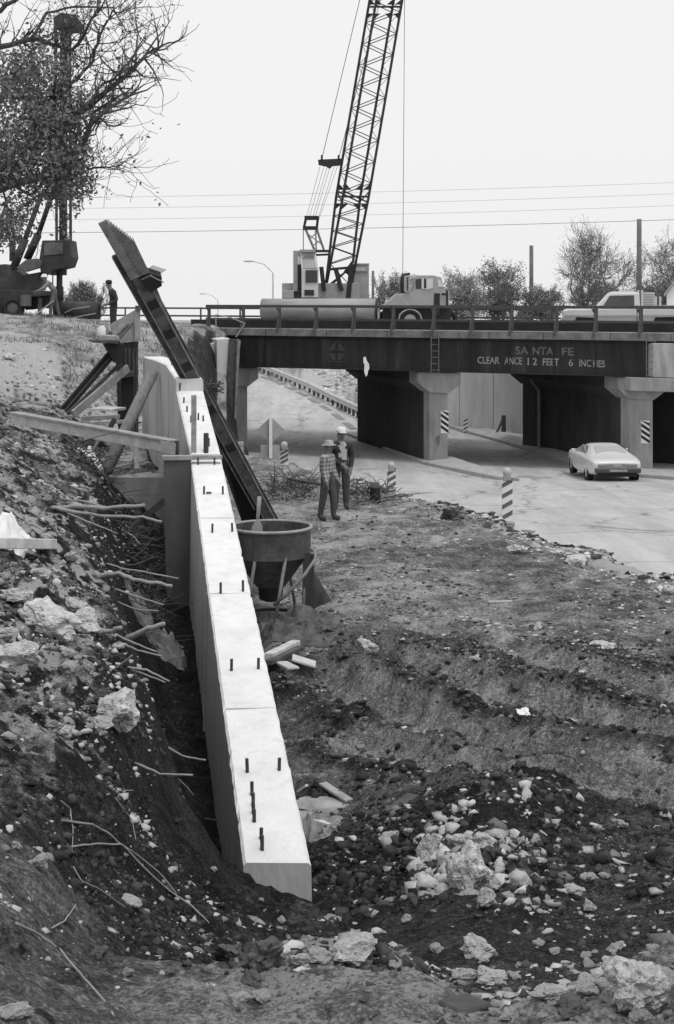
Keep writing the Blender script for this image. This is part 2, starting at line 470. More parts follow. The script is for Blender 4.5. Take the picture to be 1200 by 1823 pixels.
def soil_material():
    m = bpy.data.materials.new('soil')
    m.use_nodes = True
    t = m.node_tree
    b = t.nodes['Principled BSDF']
    b.inputs['Roughness'].default_value = .95
    b.inputs['Specular IOR Level'].default_value = .2
    at = t.nodes.new('ShaderNodeAttribute'); at.attribute_name = 'soil'
    tc = t.nodes.new('ShaderNodeTexCoord')
    def noise(sc, det, rough=.65):
        n = t.nodes.new('ShaderNodeTexNoise')
        n.inputs['Scale'].default_value = sc; n.inputs['Detail'].default_value = det; n.inputs['Roughness'].default_value = rough
        t.links.new(tc.outputs['Object'], n.inputs['Vector'])
        return n.outputs['Fac']
    def math_(op, a, bb, c=None):
        n = t.nodes.new('ShaderNodeMath'); n.operation = op
        for i, v in enumerate((a, bb, c)):
            if v is None: continue
            if isinstance(v, (int, float)): n.inputs[i].default_value = v
            else: t.links.new(v, n.inputs[i])
        return n.outputs[0]
    fine = noise(22, 8, .75)
    mid = noise(3.5, 8, .7)
    f = math_('ADD', at.outputs['Fac'], math_('MULTIPLY', math_('SUBTRACT', fine, .5), 1.7))
    f = math_('ADD', f, math_('MULTIPLY', math_('SUBTRACT', mid, .5), 1.0))
    f = math_('ADD', f, math_('MULTIPLY', math_('SUBTRACT', noise(75, 3, .6), .5), 1.3))
    def chips(sc, lo, gain):                      # limestone chips mixed through the soil
        n = t.nodes.new('ShaderNodeMapRange'); n.inputs['From Min'].default_value = lo; n.inputs['From Max'].default_value = lo + .06
        n.inputs['To Min'].default_value = 0; n.inputs['To Max'].default_value = gain
        t.links.new(noise(sc, 2, .5), n.inputs['Value'])
        return n.outputs[0]
    lim = math_('ADD', .3, math_('MULTIPLY', at.outputs['Fac'], .8))
    f = math_('ADD', f, math_('MULTIPLY', lim, math_('ADD', chips(48, .66, .45), chips(13, .67, .35))))
    f = math_('SUBTRACT', f, chips(9, .64, .3))
    rp = t.nodes.new('ShaderNodeValToRGB')
    t.links.new(f, rp.inputs[0])
    el = rp.color_ramp.elements
    el[0].position = .0; el[0].color = (.013, .013, .013, 1)
    el[1].position = 1.0; el[1].color = (.5, .5, .5, 1)
    for p_, v in ((.2, .035), (.45, .10), (.68, .19), (.85, .31)):
        e = el.new(p_); e.color = (v, v, v, 1)
    t.links.new(rp.outputs[0], b.inputs['Base Color'])
    bp = t.nodes.new('ShaderNodeBump')
    bp.inputs['Strength'].default_value = 1.0
    bp.inputs['Distance'].default_value = .09
    t.links.new(math_('ADD', noise(14, 10, .75), math_('MULTIPLY', noise(60, 4), .3)), bp.inputs['Height'])
    t.links.new(bp.outputs[0], b.inputs['Normal'])
    return m
SOIL = soil_material()
gm = grid_mesh('ground', GX, GY, GZ, SOIL)
ca = gm.attributes.new('soil', 'FLOAT', 'POINT')
ca.data.foreach_set('value', soil.ravel().astype(np.float32))
ground = link('ground', gm)
ground['kind'] = 'structure'

# ------------------------------------------------------------------ road sheet
rc = np.concatenate([np.linspace(300, 420, 10, endpoint=False), np.linspace(420, 1260, 160, endpoint=False), np.linspace(1260, 1900, 20)])
rr_ = np.geomspace(16, 120, 260)
RX = (rc[None, :] - CX) / F * rr_[:, None]
RY = np.repeat(rr_[:, None], len(rc), 1)
RZ = road_z(RY) + ZC + (fbm(RX * .35, RY * .35, 71) - .5) * .05
def road_material():
    m = bpy.data.materials.new('worn_concrete_road')
    m.use_nodes = True
    t = m.node_tree; b = t.nodes['Principled BSDF']
    b.inputs['Roughness'].default_value = .8
    tc = t.nodes.new('ShaderNodeTexCoord')
    def noise(sc, det, stretch=(1, 1, 1), rz=0):
        mp = t.nodes.new('ShaderNodeMapping'); mp.inputs['Scale'].default_value = stretch; mp.inputs['Rotation'].default_value = (0, 0, rz)
        t.links.new(tc.outputs['Object'], mp.inputs[0])
        n = t.nodes.new('ShaderNodeTexNoise'); n.inputs['Scale'].default_value = sc; n.inputs['Detail'].default_value = det; n.inputs['Roughness'].default_value = .7
        t.links.new(mp.outputs[0], n.inputs['Vector'])
        return n.outputs['Fac']
    a = noise(9, 8); c = noise(1.3, 6, (1, .1, 1), math.radians(-24)); d = noise(.35, 4)
    mx = t.nodes.new('ShaderNodeMath'); mx.operation = 'MULTIPLY_ADD'; mx.inputs[1].default_value = .35
    t.links.new(a, mx.inputs[0]); t.links.new(c, mx.inputs[2])
    m2 = t.nodes.new('ShaderNodeMath'); m2.operation = 'MULTIPLY_ADD'; m2.inputs[1].default_value = .4
    t.links.new(d, m2.inputs[0]); t.links.new(mx.outputs[0], m2.inputs[2])
    rp = t.nodes.new('ShaderNodeMapRange')
    rp.inputs['From Min'].default_value = .66; rp.inputs['From Max'].default_value = 1.08
    rp.inputs['To Min'].default_value = .31; rp.inputs['To Max'].default_value = .5
    t.links.new(m2.outputs[0], rp.inputs['Value'])
    vo = t.nodes.new('ShaderNodeTexVoronoi'); vo.feature = 'DISTANCE_TO_EDGE'; vo.inputs['Scale'].default_value = .22
    wn = t.nodes.new('ShaderNodeTexNoise'); wn.inputs['Scale'].default_value = 1.1; wn.inputs['Detail'].default_value = 5
    t.links.new(tc.outputs['Object'], wn.inputs['Vector'])
    vm = t.nodes.new('ShaderNodeVectorMath'); vm.operation = 'MULTIPLY_ADD'; vm.inputs[1].default_value = (1.6, 1.6, 0)
    t.links.new(wn.outputs['Color'], vm.inputs[0]); t.links.new(tc.outputs['Object'], vm.inputs[2])
    t.links.new(vm.outputs[0], vo.inputs['Vector'])
    ck = t.nodes.new('ShaderNodeMapRange'); ck.inputs['From Min'].default_value = .003; ck.inputs['From Max'].default_value = .016; ck.inputs['To Min'].default_value = .55; ck.inputs['To Max'].default_value = 1
    t.links.new(vo.outputs['Distance'], ck.inputs['Value'])
    mc = t.nodes.new('ShaderNodeMath'); mc.operation = 'MULTIPLY'
    t.links.new(rp.outputs[0], mc.inputs[0]); t.links.new(ck.outputs[0], mc.inputs[1])
    t.links.new(mc.outputs[0], b.inputs['Base Color'])
    bp = t.nodes.new('ShaderNodeBump'); bp.inputs['Strength'].default_value = .25; bp.inputs['Distance'].default_value = .02
    t.links.new(a, bp.inputs['Height']); t.links.new(bp.outputs[0], b.inputs['Normal'])
    return m
rm_ = grid_mesh('road', RX, RY, RZ, road_material())
bm = bmesh.new(); bm.from_mesh(rm_)
gone = [f for f in bm.faces if f.calc_center_median().y < np.interp(IX(f.calc_center_median().x, f.calc_center_median().y), EDGE_IX, EDGE_D) - 2.2]
bmesh.ops.delete(bm, geom=gone, context='FACES')
bm.to_mesh(rm_); bm.free()
road = link('road', rm_)
road['kind'] = 'structure'

# ------------------------------------------------------------------ shared materials
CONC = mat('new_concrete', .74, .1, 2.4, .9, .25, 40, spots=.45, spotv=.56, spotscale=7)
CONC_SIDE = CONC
OLDC = mat('old_concrete', .29, .28, 2.2, .9, .25, 12, stretch=(1, 1, .35), spots=.55, spotv=.17, spotscale=1.6)
PALEC = mat('pale_wall_concrete', .62, .14, 1.2, .9, .15, 10, stretch=(1, 1, .3), spots=.3, spotv=.36, spotscale=1.0)
STEEL = mat('dark_riveted_steel', .015, .35, 3, .75, .1, 20, spots=.4, spotv=.04, spotscale=2)
RAILM = mat('railing_steel', .055, .3, 6, .7)
RUST = mat('rusty_steel', .085, .5, 5, .8, .25, 25, spots=.6, spotv=.03, spotscale=4)
RUSTL = mat('worn_bright_steel', .2, .5, 6, .75, .2, 25, stretch=(1, 1, .4), spots=.5, spotv=.06, spotscale=3)
PLY = mat('dark_plywood', .11, .35, 2.5, .9, .1, 20, stretch=(1, 1, .3), spots=.5, spotv=.05, spotscale=2.5)
PLYD = mat('weathered_form_plywood', .05, .5, 3, .9, .1, 20, stretch=(3, 3, .3), spots=.5, spotv=.12, spotscale=1.5)
WOOD = mat('weathered_timber', .3, .3, 5, .85, .2, 20, stretch=(1, 1, 1), spots=.4, spotv=.15, spotscale=4)
WOODP = mat('pale_timber', .52, .25, 5, .85, .15, 20, spots=.3, spotv=.3, spotscale=3)
WOODD = mat('dark_timber', .07, .5, 4, .9, .2, 20)
BLACK = mat('black_rubber', .012, .2, 8, .8)
WHITE = mat('white_paint', .75, .08, 4, .6, spots=.3, spotv=.5, spotscale=4)
LETTER = mat('faded_white_lettering', .24, .5, 14, .9, spots=.4, spotv=.09, spotscale=6)
EMBL = mat('faded_emblem_paint', .055, .35, 12, .9)
GREYP = mat('grey_paint', .3, .15, 3, .6, spots=.3, spotv=.2, spotscale=4)
SKIN = mat('skin', .16, .12, 10, .6)

# ------------------------------------------------------------------ railway bridge, in its own skewed frame
BO = Vector((-4.185, 64.0)); BU = Vector((.887, -.461)); BP_ = Vector((-.27, .963))
def B(a, b, z):
    v = BO + BU * a + BP_ * b
    return Vector((v.x, v.y, z + ZC))
def a_at(ix, off=0.0):
    k = (ix - CX) / F
    o = BO + BP_ * off
    return (k * o.y - o.x) / (BU.x - k * BU.y)
def bbox_(mb, a0, a1, b0, b1, z0, z1, mi=0):
    return mb.hexa([B(a0, b0, z0), B(a1, b0, z0), B(a1, b1, z0), B(a0, b1, z0)], [B(a0, b0, z1), B(a1, b0, z1), B(a1, b1, z1), B(a0, b1, z1)], mi)

bridge = thing('railway_bridge', 'dark steel railway girder bridge lettered with its clearance above the road', 'bridge')
BW = 11.0
A1, A2 = a_at(1153), 27.0
GIRD = mat('streaked_girder_steel', .016, .6, 2.5, .8, .15, 20, stretch=(1, 1, .12), spots=.7, spotv=.05, spotscale=1.8)
m = MB(); bbox_(m, -1.2, A1, 0, .05, -3.0, -1.68)
part('girder', m, GIRD, bridge)
m = MB(); bbox_(m, -1.2, A1, -.12, .22, -3.03, -2.985); bbox_(m, -1.2, A1, -.12, .22, -1.72, -1.69)
part('flange', m, STEEL, bridge)
m = MB()
part('girder', bbox_(MB(), -1.2, A1, BW - .1, BW, -3.0, -1.68), STEEL, bridge)
for b in (2.2, 4.4, 6.6, 8.8):
    part('floor_beam', bbox_(MB(), -1.0, A1, b, b + .25, -2.85, -1.72), STEEL, bridge)
part('deck', bbox_(MB(), -6.0, A2, .25, BW + 2, -1.68, -1.5), OLDC, bridge)
FASC = mat('fascia_timber', .17, .45, 2.0, .9, .2, 12, spots=.5, spotv=.06, spotscale=1.3)
k = 0; a = -1.4
while a < A2:                                           # fascia boards end to end
    L = R.uniform(2.2, 3.4)
    part('fascia_board', bbox_(MB(), a, min(a + L - .03, A2), -.22, .2, -1.64, -1.36 + R.uniform(-.012, .012)), FASC, bridge)
    a += L; k += 1
part('walkway_ledge', bbox_(MB(), -1.4, A2, -.18, .9, -1.36, -1.335), mat('ledge_dust', .3, .4, 3, .95, spots=.6, spotv=.1, spotscale=1.2), bridge)
part('ballast_curb', bbox_(MB(), -2.4, A2, .9, 1.2, -1.5, -.98), STEEL, bridge)
part('rail', bbox_(MB(), -9, A2, 3.0, 3.07, -1.5, -1.2), RUST, bridge)
part('rail', bbox_(MB(), -9, A2, 4.5, 4.57, -1.5, -1.2), RUST, bridge)
# stiffeners and rivet strips on the girder face
for ix in (470, 520, 690, 835, 905, 985, 1060, 1105):
    aa = a_at(ix)
    part('stiffener', bbox_(MB(), aa - .02, aa + .02, -.05, 0, -2.95, -1.72), STEEL, bridge)
# railing
pix = [372, 433, 497, 563, 630, 700, 772, 840, 910, 990, 1060, 1140, 1225]
for i, ix in enumerate(pix):
    aa = a_at(ix)
    p = part('railing_post', MB().beam(B(aa, -.05, -1.62), B(aa, -.05, -.38), .14, .12, up=(0, 1, 0)), RAILM, bridge)
    part('brace', MB().beam(B(aa - .22, -.32, -1.5), B(aa - .04, -.1, -.62), .075, .06), RAILM, p)
    part('bracket', MB().hexa([B(aa - .16, -.02, -.44), B(aa + .06, -.02, -.44), B(aa + .06, -.02, -.8)], [B(aa - .16, .02, -.44), B(aa + .06, .02, -.44), B(aa + .06, .02, -.8)]), RAILM, p)
for (b, z, h) in ((-.05, -.37, .12), (-.05, -.93, .09)):
    part('handrail' if z > -.5 else 'mid_rail', bbox_(MB(), a_at(366), A2, b - .03, b + .03, z - h / 2, z + h / 2), RAILM, bridge)
for (z, h) in ((-.55, .09), (-.95, .09)):
    part('far_handrail', bbox_(MB(), -9.5, A2, BW + 1.9, BW + 2, z - h / 2, z + h / 2), RAILM, bridge)
a = -9
while a < A2:
    part('far_railing_post', bbox_(MB(), a, a + .09, BW + 1.88, BW + 1.98, -1.5, -.5), RAILM, bridge)
    a += 2.4
# ladders hanging on the face
for ix in (770, 1152):
    aa = a_at(ix)
    ld = part('ladder', MB().beam(B(aa - .17, -.3, -3.05), B(aa - .17, -.3, -1.3), .03, .03).beam(B(aa + .17, -.3, -3.05), B(aa + .17, -.3, -1.3), .03, .03), mat('ladder_steel', .14, .3, 5), bridge)
    for j in range(7):
        z = -2.95 + j * .26
        part('rung', MB().bar(B(aa - .17, -.3, z), B(aa + .17, -.3, z), .012, 5), MATS['ladder_steel'], ld)
# lettering
LETTER2 = mat('dim_lettering', .13, .5, 14, .9, spots=.35, spotv=.05, spotscale=6)
def word(txt, ix0, ix1, iy0, iy1, m_, parent):
    cu = bpy.data.curves.new('lettering', 'FONT')
    cu.body = txt; cu.resolution_u = 3; cu.offset = .018
    cu.extrude = 0
    o = bpy.data.objects.new('lettering', cu)
    COL.objects.link(o)
    dg = bpy.context.evaluated_depsgraph_get()
    me = bpy.data.meshes.new_from_object(o.evaluated_get(dg))
    bpy.data.objects.remove(o)
    co = np.array([v.co[:] for v in me.vertices])
    x0, x1 = co[:, 0].min(), co[:, 0].max(); y0, y1 = co[:, 1].min(), co[:, 1].max()
    a0, a1 = a_at(ix0), a_at(ix1)
    am = (a0 + a1) / 2; d = BO.y + BU.y * am
    zt = (HY - iy0) / F * d; zb = (HY - iy1) / F * d
    for v, c in zip(me.vertices, co):
        u = (c[0] - x0) / max(1e-6, x1 - x0); t = (c[1] - y0) / max(1e-6, y1 - y0)
        v.co = B(a0 + (a1 - a0) * u, -.012, zb + (zt - zb) * t)
    me.materials.clear(); me.materials.append(m_)
    ob = bpy.data.objects.new('lettering', me)
    COL.objects.link(ob); ob.parent = parent
    return ob
for txt, x0, x1, y0, y1 in (('SA', 917, 941, 617, 631), ('NTA', 948, 985, 618, 632), ('FE', 1000, 1021, 619, 633),
                            ('CLEAR', 850, 889, 635, 648), ('ANCE', 898, 929, 636, 649), ('I', 939, 941.5, 637, 650), ('2', 948, 956, 637, 650),
                            ('FEET', 966, 995, 638, 651), ('6', 1012, 1020, 639, 652), ('INC', 1031, 1052, 640, 653), ('HES', 1056, 1077, 641, 654)):
    word(txt, x0, x1, y0, y1, LETTER2 if y0 < 625 else LETTER, bridge)
# the painted cross-in-circle emblem in its square frame
ac0, ac1 = a_at(584), a_at(615); dm = BO.y + BU.y * (ac0 + ac1) / 2
zc_, hs = (HY - 626.5) / F * dm, (ac1 - ac0) / 2; acm = (ac0 + ac1) / 2
m = MB()
tw = .035
for s_ in (-1, 1):
    bbox_(m, acm - hs, acm + hs, -.013, -.008, zc_ + s_ * hs - tw / 2, zc_ + s_ * hs + tw / 2)
    bbox_(m, acm + s_ * hs - tw / 2, acm + s_ * hs + tw / 2, -.013, -.008, zc_ - hs + tw / 2, zc_ + hs - tw / 2)
for q in range(4):                                     # four quadrants of the disc, left clear where the cross stands
    pts = []
    for j in range(9):
        th = q * math.pi / 2 + .16 + (math.pi / 2 - .32) * j / 8
        pts.append((math.cos(th) * hs * .9, math.sin(th) * hs * .9))
    th = q * math.pi / 2 + math.pi / 4
    pts.append((math.cos(th) * hs * .24, math.sin(th) * hs * .24))
    m.prism([B(acm + x, -.013, zc_ + y) for x, y in pts], Vector((0, .004, 0)))
part('emblem', m, EMBL, bridge)
# torn white sheet caught on the bottom flange
m = MB()
tp = [(647, 636, 1), (651, 635, 1), (653, 642, 2), (657, 648, 1), (658, 655, 3), (655, 662, 1), (654, 668, 2), (651, 671, 1), (649, 664, 2), (648, 659, 0), (649, 650, 2), (647, 645, 1)]
dd = BO.y + BU.y * a_at(652) - .2
fr = [P(x, y, dd - .03 * j) for x, y, j in tp]
m.prism(fr, Vector((0, .03, 0)))
tag(m.obj('torn_sheet', WHITE), 'torn white scrap hanging from the bottom edge of the bridge girder', 'scrap')

# piers
SHADEC = mat('shade_painted_concrete', .035, .5, 1.2, .9, .15, 12, stretch=(1, 1, .3), spots=.4, spotv=.07, spotscale=.8)  # near-black tone paints the bridge's shade onto the pier sides
def pier(aa, label, zt=-3.04, th=.40, hazard=None, cap=.95, lft=None):
    c = B(aa, .3, -6.9)
    t = thing('bridge_pier', label, 'pier', (0, 0, 0), 0, 'piers of the railway bridge')
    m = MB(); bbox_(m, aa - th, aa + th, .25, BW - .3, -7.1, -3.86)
    part('shaft', m, SHADEC, t, bevel=.02)
    part('end_face', bbox_(MB(), aa - th - .004, aa + th + .004, .22, .95, -7.1, -3.87), OLDC, t)  # lit end, kept lighter than the shade painted on the shaft
    m = MB()
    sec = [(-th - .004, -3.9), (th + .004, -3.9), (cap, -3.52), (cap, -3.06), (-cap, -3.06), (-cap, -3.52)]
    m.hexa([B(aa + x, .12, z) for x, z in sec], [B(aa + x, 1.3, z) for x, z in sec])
    part('cap_lit_end', m, OLDC, t, bevel=.015)
    part('cap', MB().hexa([B(aa + x, 1.303, z) for x, z in sec], [B(aa + x, BW - .1, z) for x, z in sec]), SHADEC, t)
    return t
ap = [a_at(428), a_at(784), a_at(1146)]
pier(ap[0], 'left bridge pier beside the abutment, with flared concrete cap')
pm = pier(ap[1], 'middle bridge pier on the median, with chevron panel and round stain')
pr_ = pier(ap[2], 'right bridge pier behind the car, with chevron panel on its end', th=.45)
STRIPE = mat('stripe_black', .02, .2, 5)
def chevron(parent, ix0, ix1, iy0, iy1, aoff):
    a0, a1 = a_at(ix0), a_at(ix1); d = BO.y + BU.y * a0
    zt, zb = (HY - iy0) / F * d, (HY - iy1) / F * d
    pl = part('marker_panel', bbox_(MB(), a0, a1, .205, .225, zb, zt), WHITE, parent)
    n = 4; H = zt - zb; W = a1 - a0
    for j in range(n):
        z = zb + H * (j + .25) / n - .05
        h = H / n * .55; r = W * .62
        pts = [(a0, z + r), (a1, z), (a1, z + h), (a0, z + r + h)]
        pts = [(x, min(max(y, zb), zt)) for x, y in pts]
        part('stripe', MB().prism([B(x, .2, y) for x, y in pts], B(0, .003, 0) - B(0, 0, 0)), STRIPE, pl)
chevron(pm, 788, 801.5, 731, 772, 0)
chevron(pr_, 1146, 1161, 749, 790, 0)
m = MB(); cc = B(a_at(787), .235, (HY - 783) / F * 59.8)
m.bar(cc, cc + Vector((BP_.x, BP_.y, 0)) * .012, .19, 20)
part('round_stain', m, mat('pier_stain', .13, .3, 6), pm)
# down-pipe on the far end of the right pier wall
m = MB(); ad = ap[2] - .56
m.tube([B(ad - .25, BW - 2.2, -3.3), B(ad - .25, BW - 2.2, -3.7), B(ad, BW - 2.4, -4.1), B(ad, BW - 2.4, -6.8)], .07, 8)
part('drain_pipe', m, mat('galvanised_pipe', .25, .3, 4), pr_)

# right pedestal block carrying the next span
t = thing('concrete_pedestal', 'stained concrete pedestal block at the right end of the girder', 'pedestal')
part('block', bbox_(MB(), A1 + .05, A1 + 3.5, -.35, BW, -3.02, -1.72), mat('stained_concrete', .36, .35, 1.6, .9, .2, 12, stretch=(1, 1, .3), spots=.6, spotv=.14, spotscale=1.4), t, bevel=.02)
part('bearing_shelf', bbox_(MB(), A1 - .9, A1 + 3.5, -.45, BW, -3.55, -3.04), OLDC, t, bevel=.02)
t = thing('side_shade_panel', 'dark panel added as the shade of the side opening right of the right pier', 'wall')
part('wall_or_shade_panel', bbox_(MB(), ap[2] + 1.0, ap[2] + 8, 4.0, 4.4, -7.1, -3.56), STEEL, t)  # dark panel added in the open side span to stand for its shade

# left abutment: broken wing wall, steel corner pile
t = thing('abutment_wing_wall', 'pale broken concrete wing wall at the left end of the bridge', 'wall')
def slab(pts, th, name, mm, parent, bev=.02):   # pts: (ix,iy,d) outline extruded away from the camera
    m = MB(); m.prism([P(*q) for q in pts], Vector((-.25 * th, .97 * th, 0)))
    return part(name, m, mm, parent, bevel=bev)
slab([(386, 604, 61), (409, 602, 61), (408, 660, 61), (398, 742, 61), (386, 735, 61)], 1.6, 'wall_face', PALEC, t)
slab([(364, 612, 61.6), (386, 610, 61.6), (386, 700, 61.6), (366, 700, 61.6)], 1.6, 'wall_face', PALEC, t)
t = thing('steel_corner_pile', 'dark rusty steel pile standing at the bridge abutment corner', 'pile')
slab([(409, 603, 60.8), (424, 605, 60.8), (420, 745, 60.8), (398, 745, 60.8), (404, 690, 60.8)], .35, 'pile_web', RUST, t)
slab([(424, 603, 60.6), (429, 607, 60.6), (427, 622, 60.6), (421, 745, 60.6), (417, 745, 60.6), (422, 620, 60.6)], .25, 'pile_flange', RUSTL, t, .005)
t = thing('bent_pipe_guard', 'thin bent pipe frame above the abutment at the railing end', 'pipe')
part('pipe_frame', MB().tube([P(385, 597, 60.5), P(384, 560, 60.5), P(410, 565, 60.5), P(436, 576, 60.5), P(420, 600, 60.5)], .03, 6).tube([P(388, 585, 60.5), P(397, 598, 60.5)], .03, 6), GREYP, t)

# far retaining wall beyond the bridge with its vertical joints
fw = thing('far_retaining_wall', 'pale panelled concrete retaining wall seen through the right opening', 'wall')
w0, w1 = P(770, 762, 78), P(985, 795, 68.5)
nd = (w1 - w0); nd.z = 0; L = nd.length; nd.normalize()
js = [0, .02 * L]
cuts = [770, 818, 878, 940, 985]
def on_line(ix):
    k = (ix - CX) / F
    return (k * w0.y - w0.x) / (nd.x - k * nd.y)
nrm = Vector((-nd.y, nd.x, 0))
for i in range(len(cuts) - 1):
    s0, s1 = on_line(cuts[i]) + .035, on_line(cuts[i + 1]) - .035
    p0, p1 = w0 + nd * s0, w0 + nd * s1
    p0.z = p1.z = ZC - 7.2
    m = MB(); m.hexa([p0, p1, p1 + nrm * .4, p0 + nrm * .4], [q + Vector((0, 0, 5.6)) for q in (p0, p1, p1 + nrm * .4, p0 + nrm * .4)])
    part('wall_or_shade_panel', m, PALEC, fw, bevel=.015)
p0 = w0 + nd * on_line(770); p1 = w0 + nd * on_line(985); p0.z = p1.z = ZC - 7.2
part('joint_filler', MB().hexa([p0 + nrm * .06, p1 + nrm * .06, p1 + nrm * .3, p0 + nrm * .3], [q + Vector((0, 0, 5.5)) for q in (p0 + nrm * .06, p1 + nrm * .06, p1 + nrm * .3, p0 + nrm * .3)]), mat('joint_dark', .1, .2, 3), fw)
# sidewalk before that wall and round the right pier, and the kerbed median
def kerbed(name, outline, h, mm):
    m = MB(); m.hexa([Vector((p.x, p.y, p.z - .3)) for p in outline], [Vector((p.x, p.y, p.z + h)) for p in outline])
    o = m.obj(name, mm, bevel=.03)
    o['kind'] = 'structure'
    return o
KERB = mat('kerb_concrete', .4, .25, 2, .9, .2, 14, spots=.4, spotv=.2, spotscale=2)
def onroad(ix, d):
    return Vector(((ix - CX) / F * d, d, ZC + float(road_z(d))))
kerbed('sidewalk', [onroad(1300, 49.5), onroad(1130, 53.8), onroad(1010, 60.5), onroad(905, 68), onroad(800, 76.5), onroad(805, 80), onroad(985, 70.5), onroad(1130, 62), onroad(1300, 56)], .14, KERB)
kerbed('median', [onroad(925, 51.3), onroad(885, 52.2), onroad(755, 60), onroad(615, 73), onroad(655, 75), onroad(815, 60.5), onroad(905, 53)], .13, KERB)
# guard rail beyond the left opening
gr = thing('guard_rail', 'long steel guard rail curving up beyond the left bridge opening', 'guard rail')
gp = [(660, 78), (643, 80), (600, 86), (550, 95), (500, 105), (455, 116), (425, 126)]
GP = []
for ix, d in gp:
    v = onroad(ix, d); GP.append(v)
m = MB()
for dz in (.48, .66):
    m.tube([v + Vector((0, 0, dz)) for v in GP], .1, 6)
part('rail_beam', m, mat('galvanised_rail', .5, .2, 2, .6), gr)
for i in range(len(GP) - 1):
    for j in range(6):
        v = GP[i].lerp(GP[i + 1], j / 6) + Vector((.05, .16, 0))
        part('post', MB().beam(v - Vector((0, 0, .3)), v + Vector((0, 0, .68)), .16, .16, up=(0, 1, 0)), WOODD, gr)
# lane marks: worn raised dashes on the far carriageway
DASH = mat('worn_lane_paint', .22, .3, 3, .9)
for i in range(9):
    ix = 470 + i * 21; d = 108 - i * 4.4
    p0, p1 = onroad(ix - 7, d + 1.4), onroad(ix + 7, d - 1.4)
    o = MB().hexa([p0, p0 + Vector((.35, 0, 0)), p1 + Vector((.35, 0, 0)), p1], [q + Vector((0, 0, .035)) for q in (p0, p0 + Vector((.35, 0, 0)), p1 + Vector((.35, 0, 0)), p1)]).obj('lane_mark', DASH, road)

# ------------------------------------------------------------------ the new retaining wall
wall = thing('retaining_wall', 'freshly cast white concrete retaining wall running towards the bridge', 'wall')
# sections: centre x, y, top z, width
WS = [(-.45, 11.0, -4.26), (-2.17, 24.2, -2.68)]
WW = .51
def wsec(cx, y, zt, wdt=WW, zb=-7.0, ch=.025, lean=.02):
    l, r_ = cx - wdt / 2, cx + wdt / 2
    return [Vector((l - lean * 3, y, ZC + zb)), Vector((l, y, ZC + zt - ch)), Vector((l + ch, y, ZC + zt)), Vector((r_ - ch, y, ZC + zt)), Vector((r_, y, ZC + zt - ch)), Vector((r_ + .05, y, ZC + zb))]
def loft(secs, m=None):
    m = m or MB(); n = len(secs[0]); vs = [p for s_ in secs for p in s_]; fs = []
    for i in range(len(secs) - 1):
        for j in range(n):
            fs.append((i * n + j, i * n + (j + 1) % n, (i + 1) * n + (j + 1) % n, (i + 1) * n + j))
    fs.append(tuple(range(n - 1, -1, -1))); fs.append(tuple((len(secs) - 1) * n + j for j in range(n)))
    return m.add(vs, fs)
def w1(t):
    a, b = WS
    return [a[i] + (b[i] - a[i]) * t for i in range(3)]
N = 130
secs = []
for i in range(N + 1):
    c = w1(i / N)
    jit = (float(vn(np.array([i * .7]), np.array([.3]), 3)[0]) - .5) * .012
    sec = wsec(c[0] + jit * .5, c[1], c[2] + jit, ch=.022)
    for q_ in (1, 2, 3, 4):                    # arrises chipped and slightly wandering
        chip = R.uniform(.006, .014) if R.random() < .03 else 0
        sec[q_] += Vector((R.gauss(0, .0012) + (chip if q_ < 3 else -chip), 0, R.gauss(0, .0012) - chip * .7))
    secs.append(sec)
SIDEC = mat('side_shade_and_joint_concrete', .42, .2, 2.2, .9, .15, 20, stretch=(1, 1, .25), spots=.45, spotv=.3, spotscale=2.5)  # darkened so the shade of the wall side is in the colour
ENDC = mat('end_shade_concrete', .55, .18, 2.2, .9, .2, 20, stretch=(1, 1, .25), spots=.4, spotv=.36, spotscale=2.5)
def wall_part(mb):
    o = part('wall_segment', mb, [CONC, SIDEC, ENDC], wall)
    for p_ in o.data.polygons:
        p_.material_index = 0 if p_.normal.z > .45 else (2 if abs(p_.normal.y) > .7 else 1)  # top, end and side tones paint in how light falls on each
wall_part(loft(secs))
# far segment: turns left, climbs, then runs level
S2 = [(24.25, -2.60), (25.6, -2.16), (26.9, -1.72), (26.95, -1.5), (29.3, -1.33), (32, -1.36), (36, -1.45)]
def c2(y): return -2.17 - .2 * (y - 24.2)
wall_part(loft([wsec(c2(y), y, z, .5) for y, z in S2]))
# a form joint strip down the left faces
def left_face(y, seg=1):
    if seg == 1:
        t = (y - 11) / 13.2; c = w1(t); return c[0] - WW / 2, c[2]
    return c2(y) - .25, np.interp(y, [s_[0] for s_ in S2], [s_[1] for s_ in S2])
for y, sg in ((17.5, 1), (28.4, 2), (31.3, 2), (34, 2)):
    x, zt = left_face(y, sg)
    part('form_joint', MB().beam(Vector((x - .05, y, ZC - 5.6)), Vector((x - .002, y, ZC + zt - .06)), .03, .03, up=(0, 1, 0)), SIDEC, wall)
for y in (13.9, 17.3, 20.6):                    # pour joints across the top
    c = w1((y - 11) / 13.2)
    part('pour_joint', MB().beam(Vector((c[0] - .23, y, ZC + c[2] + .001)), Vector((c[0] + .23, y + .03, ZC + c[2] + .001)), .012, .006), SIDEC, wall)
REB = mat('rebar_steel', .05, .4, 20, .8)
def top_plane(ix, iy, seg=1):
    # where the sight line through (ix, iy) meets the wall top
    best = None
    for y in np.linspace(11, 36, 1500):
        zt = w1((y - 11) / 13.2)[2] if y < 24.2 else np.interp(y, [s_[0] for s_ in S2], [s_[1] for s_ in S2])
        if (HY - iy) / F * y <= zt:
            return Vector(((ix - CX) / F * y, y, ZC + zt))
    return None
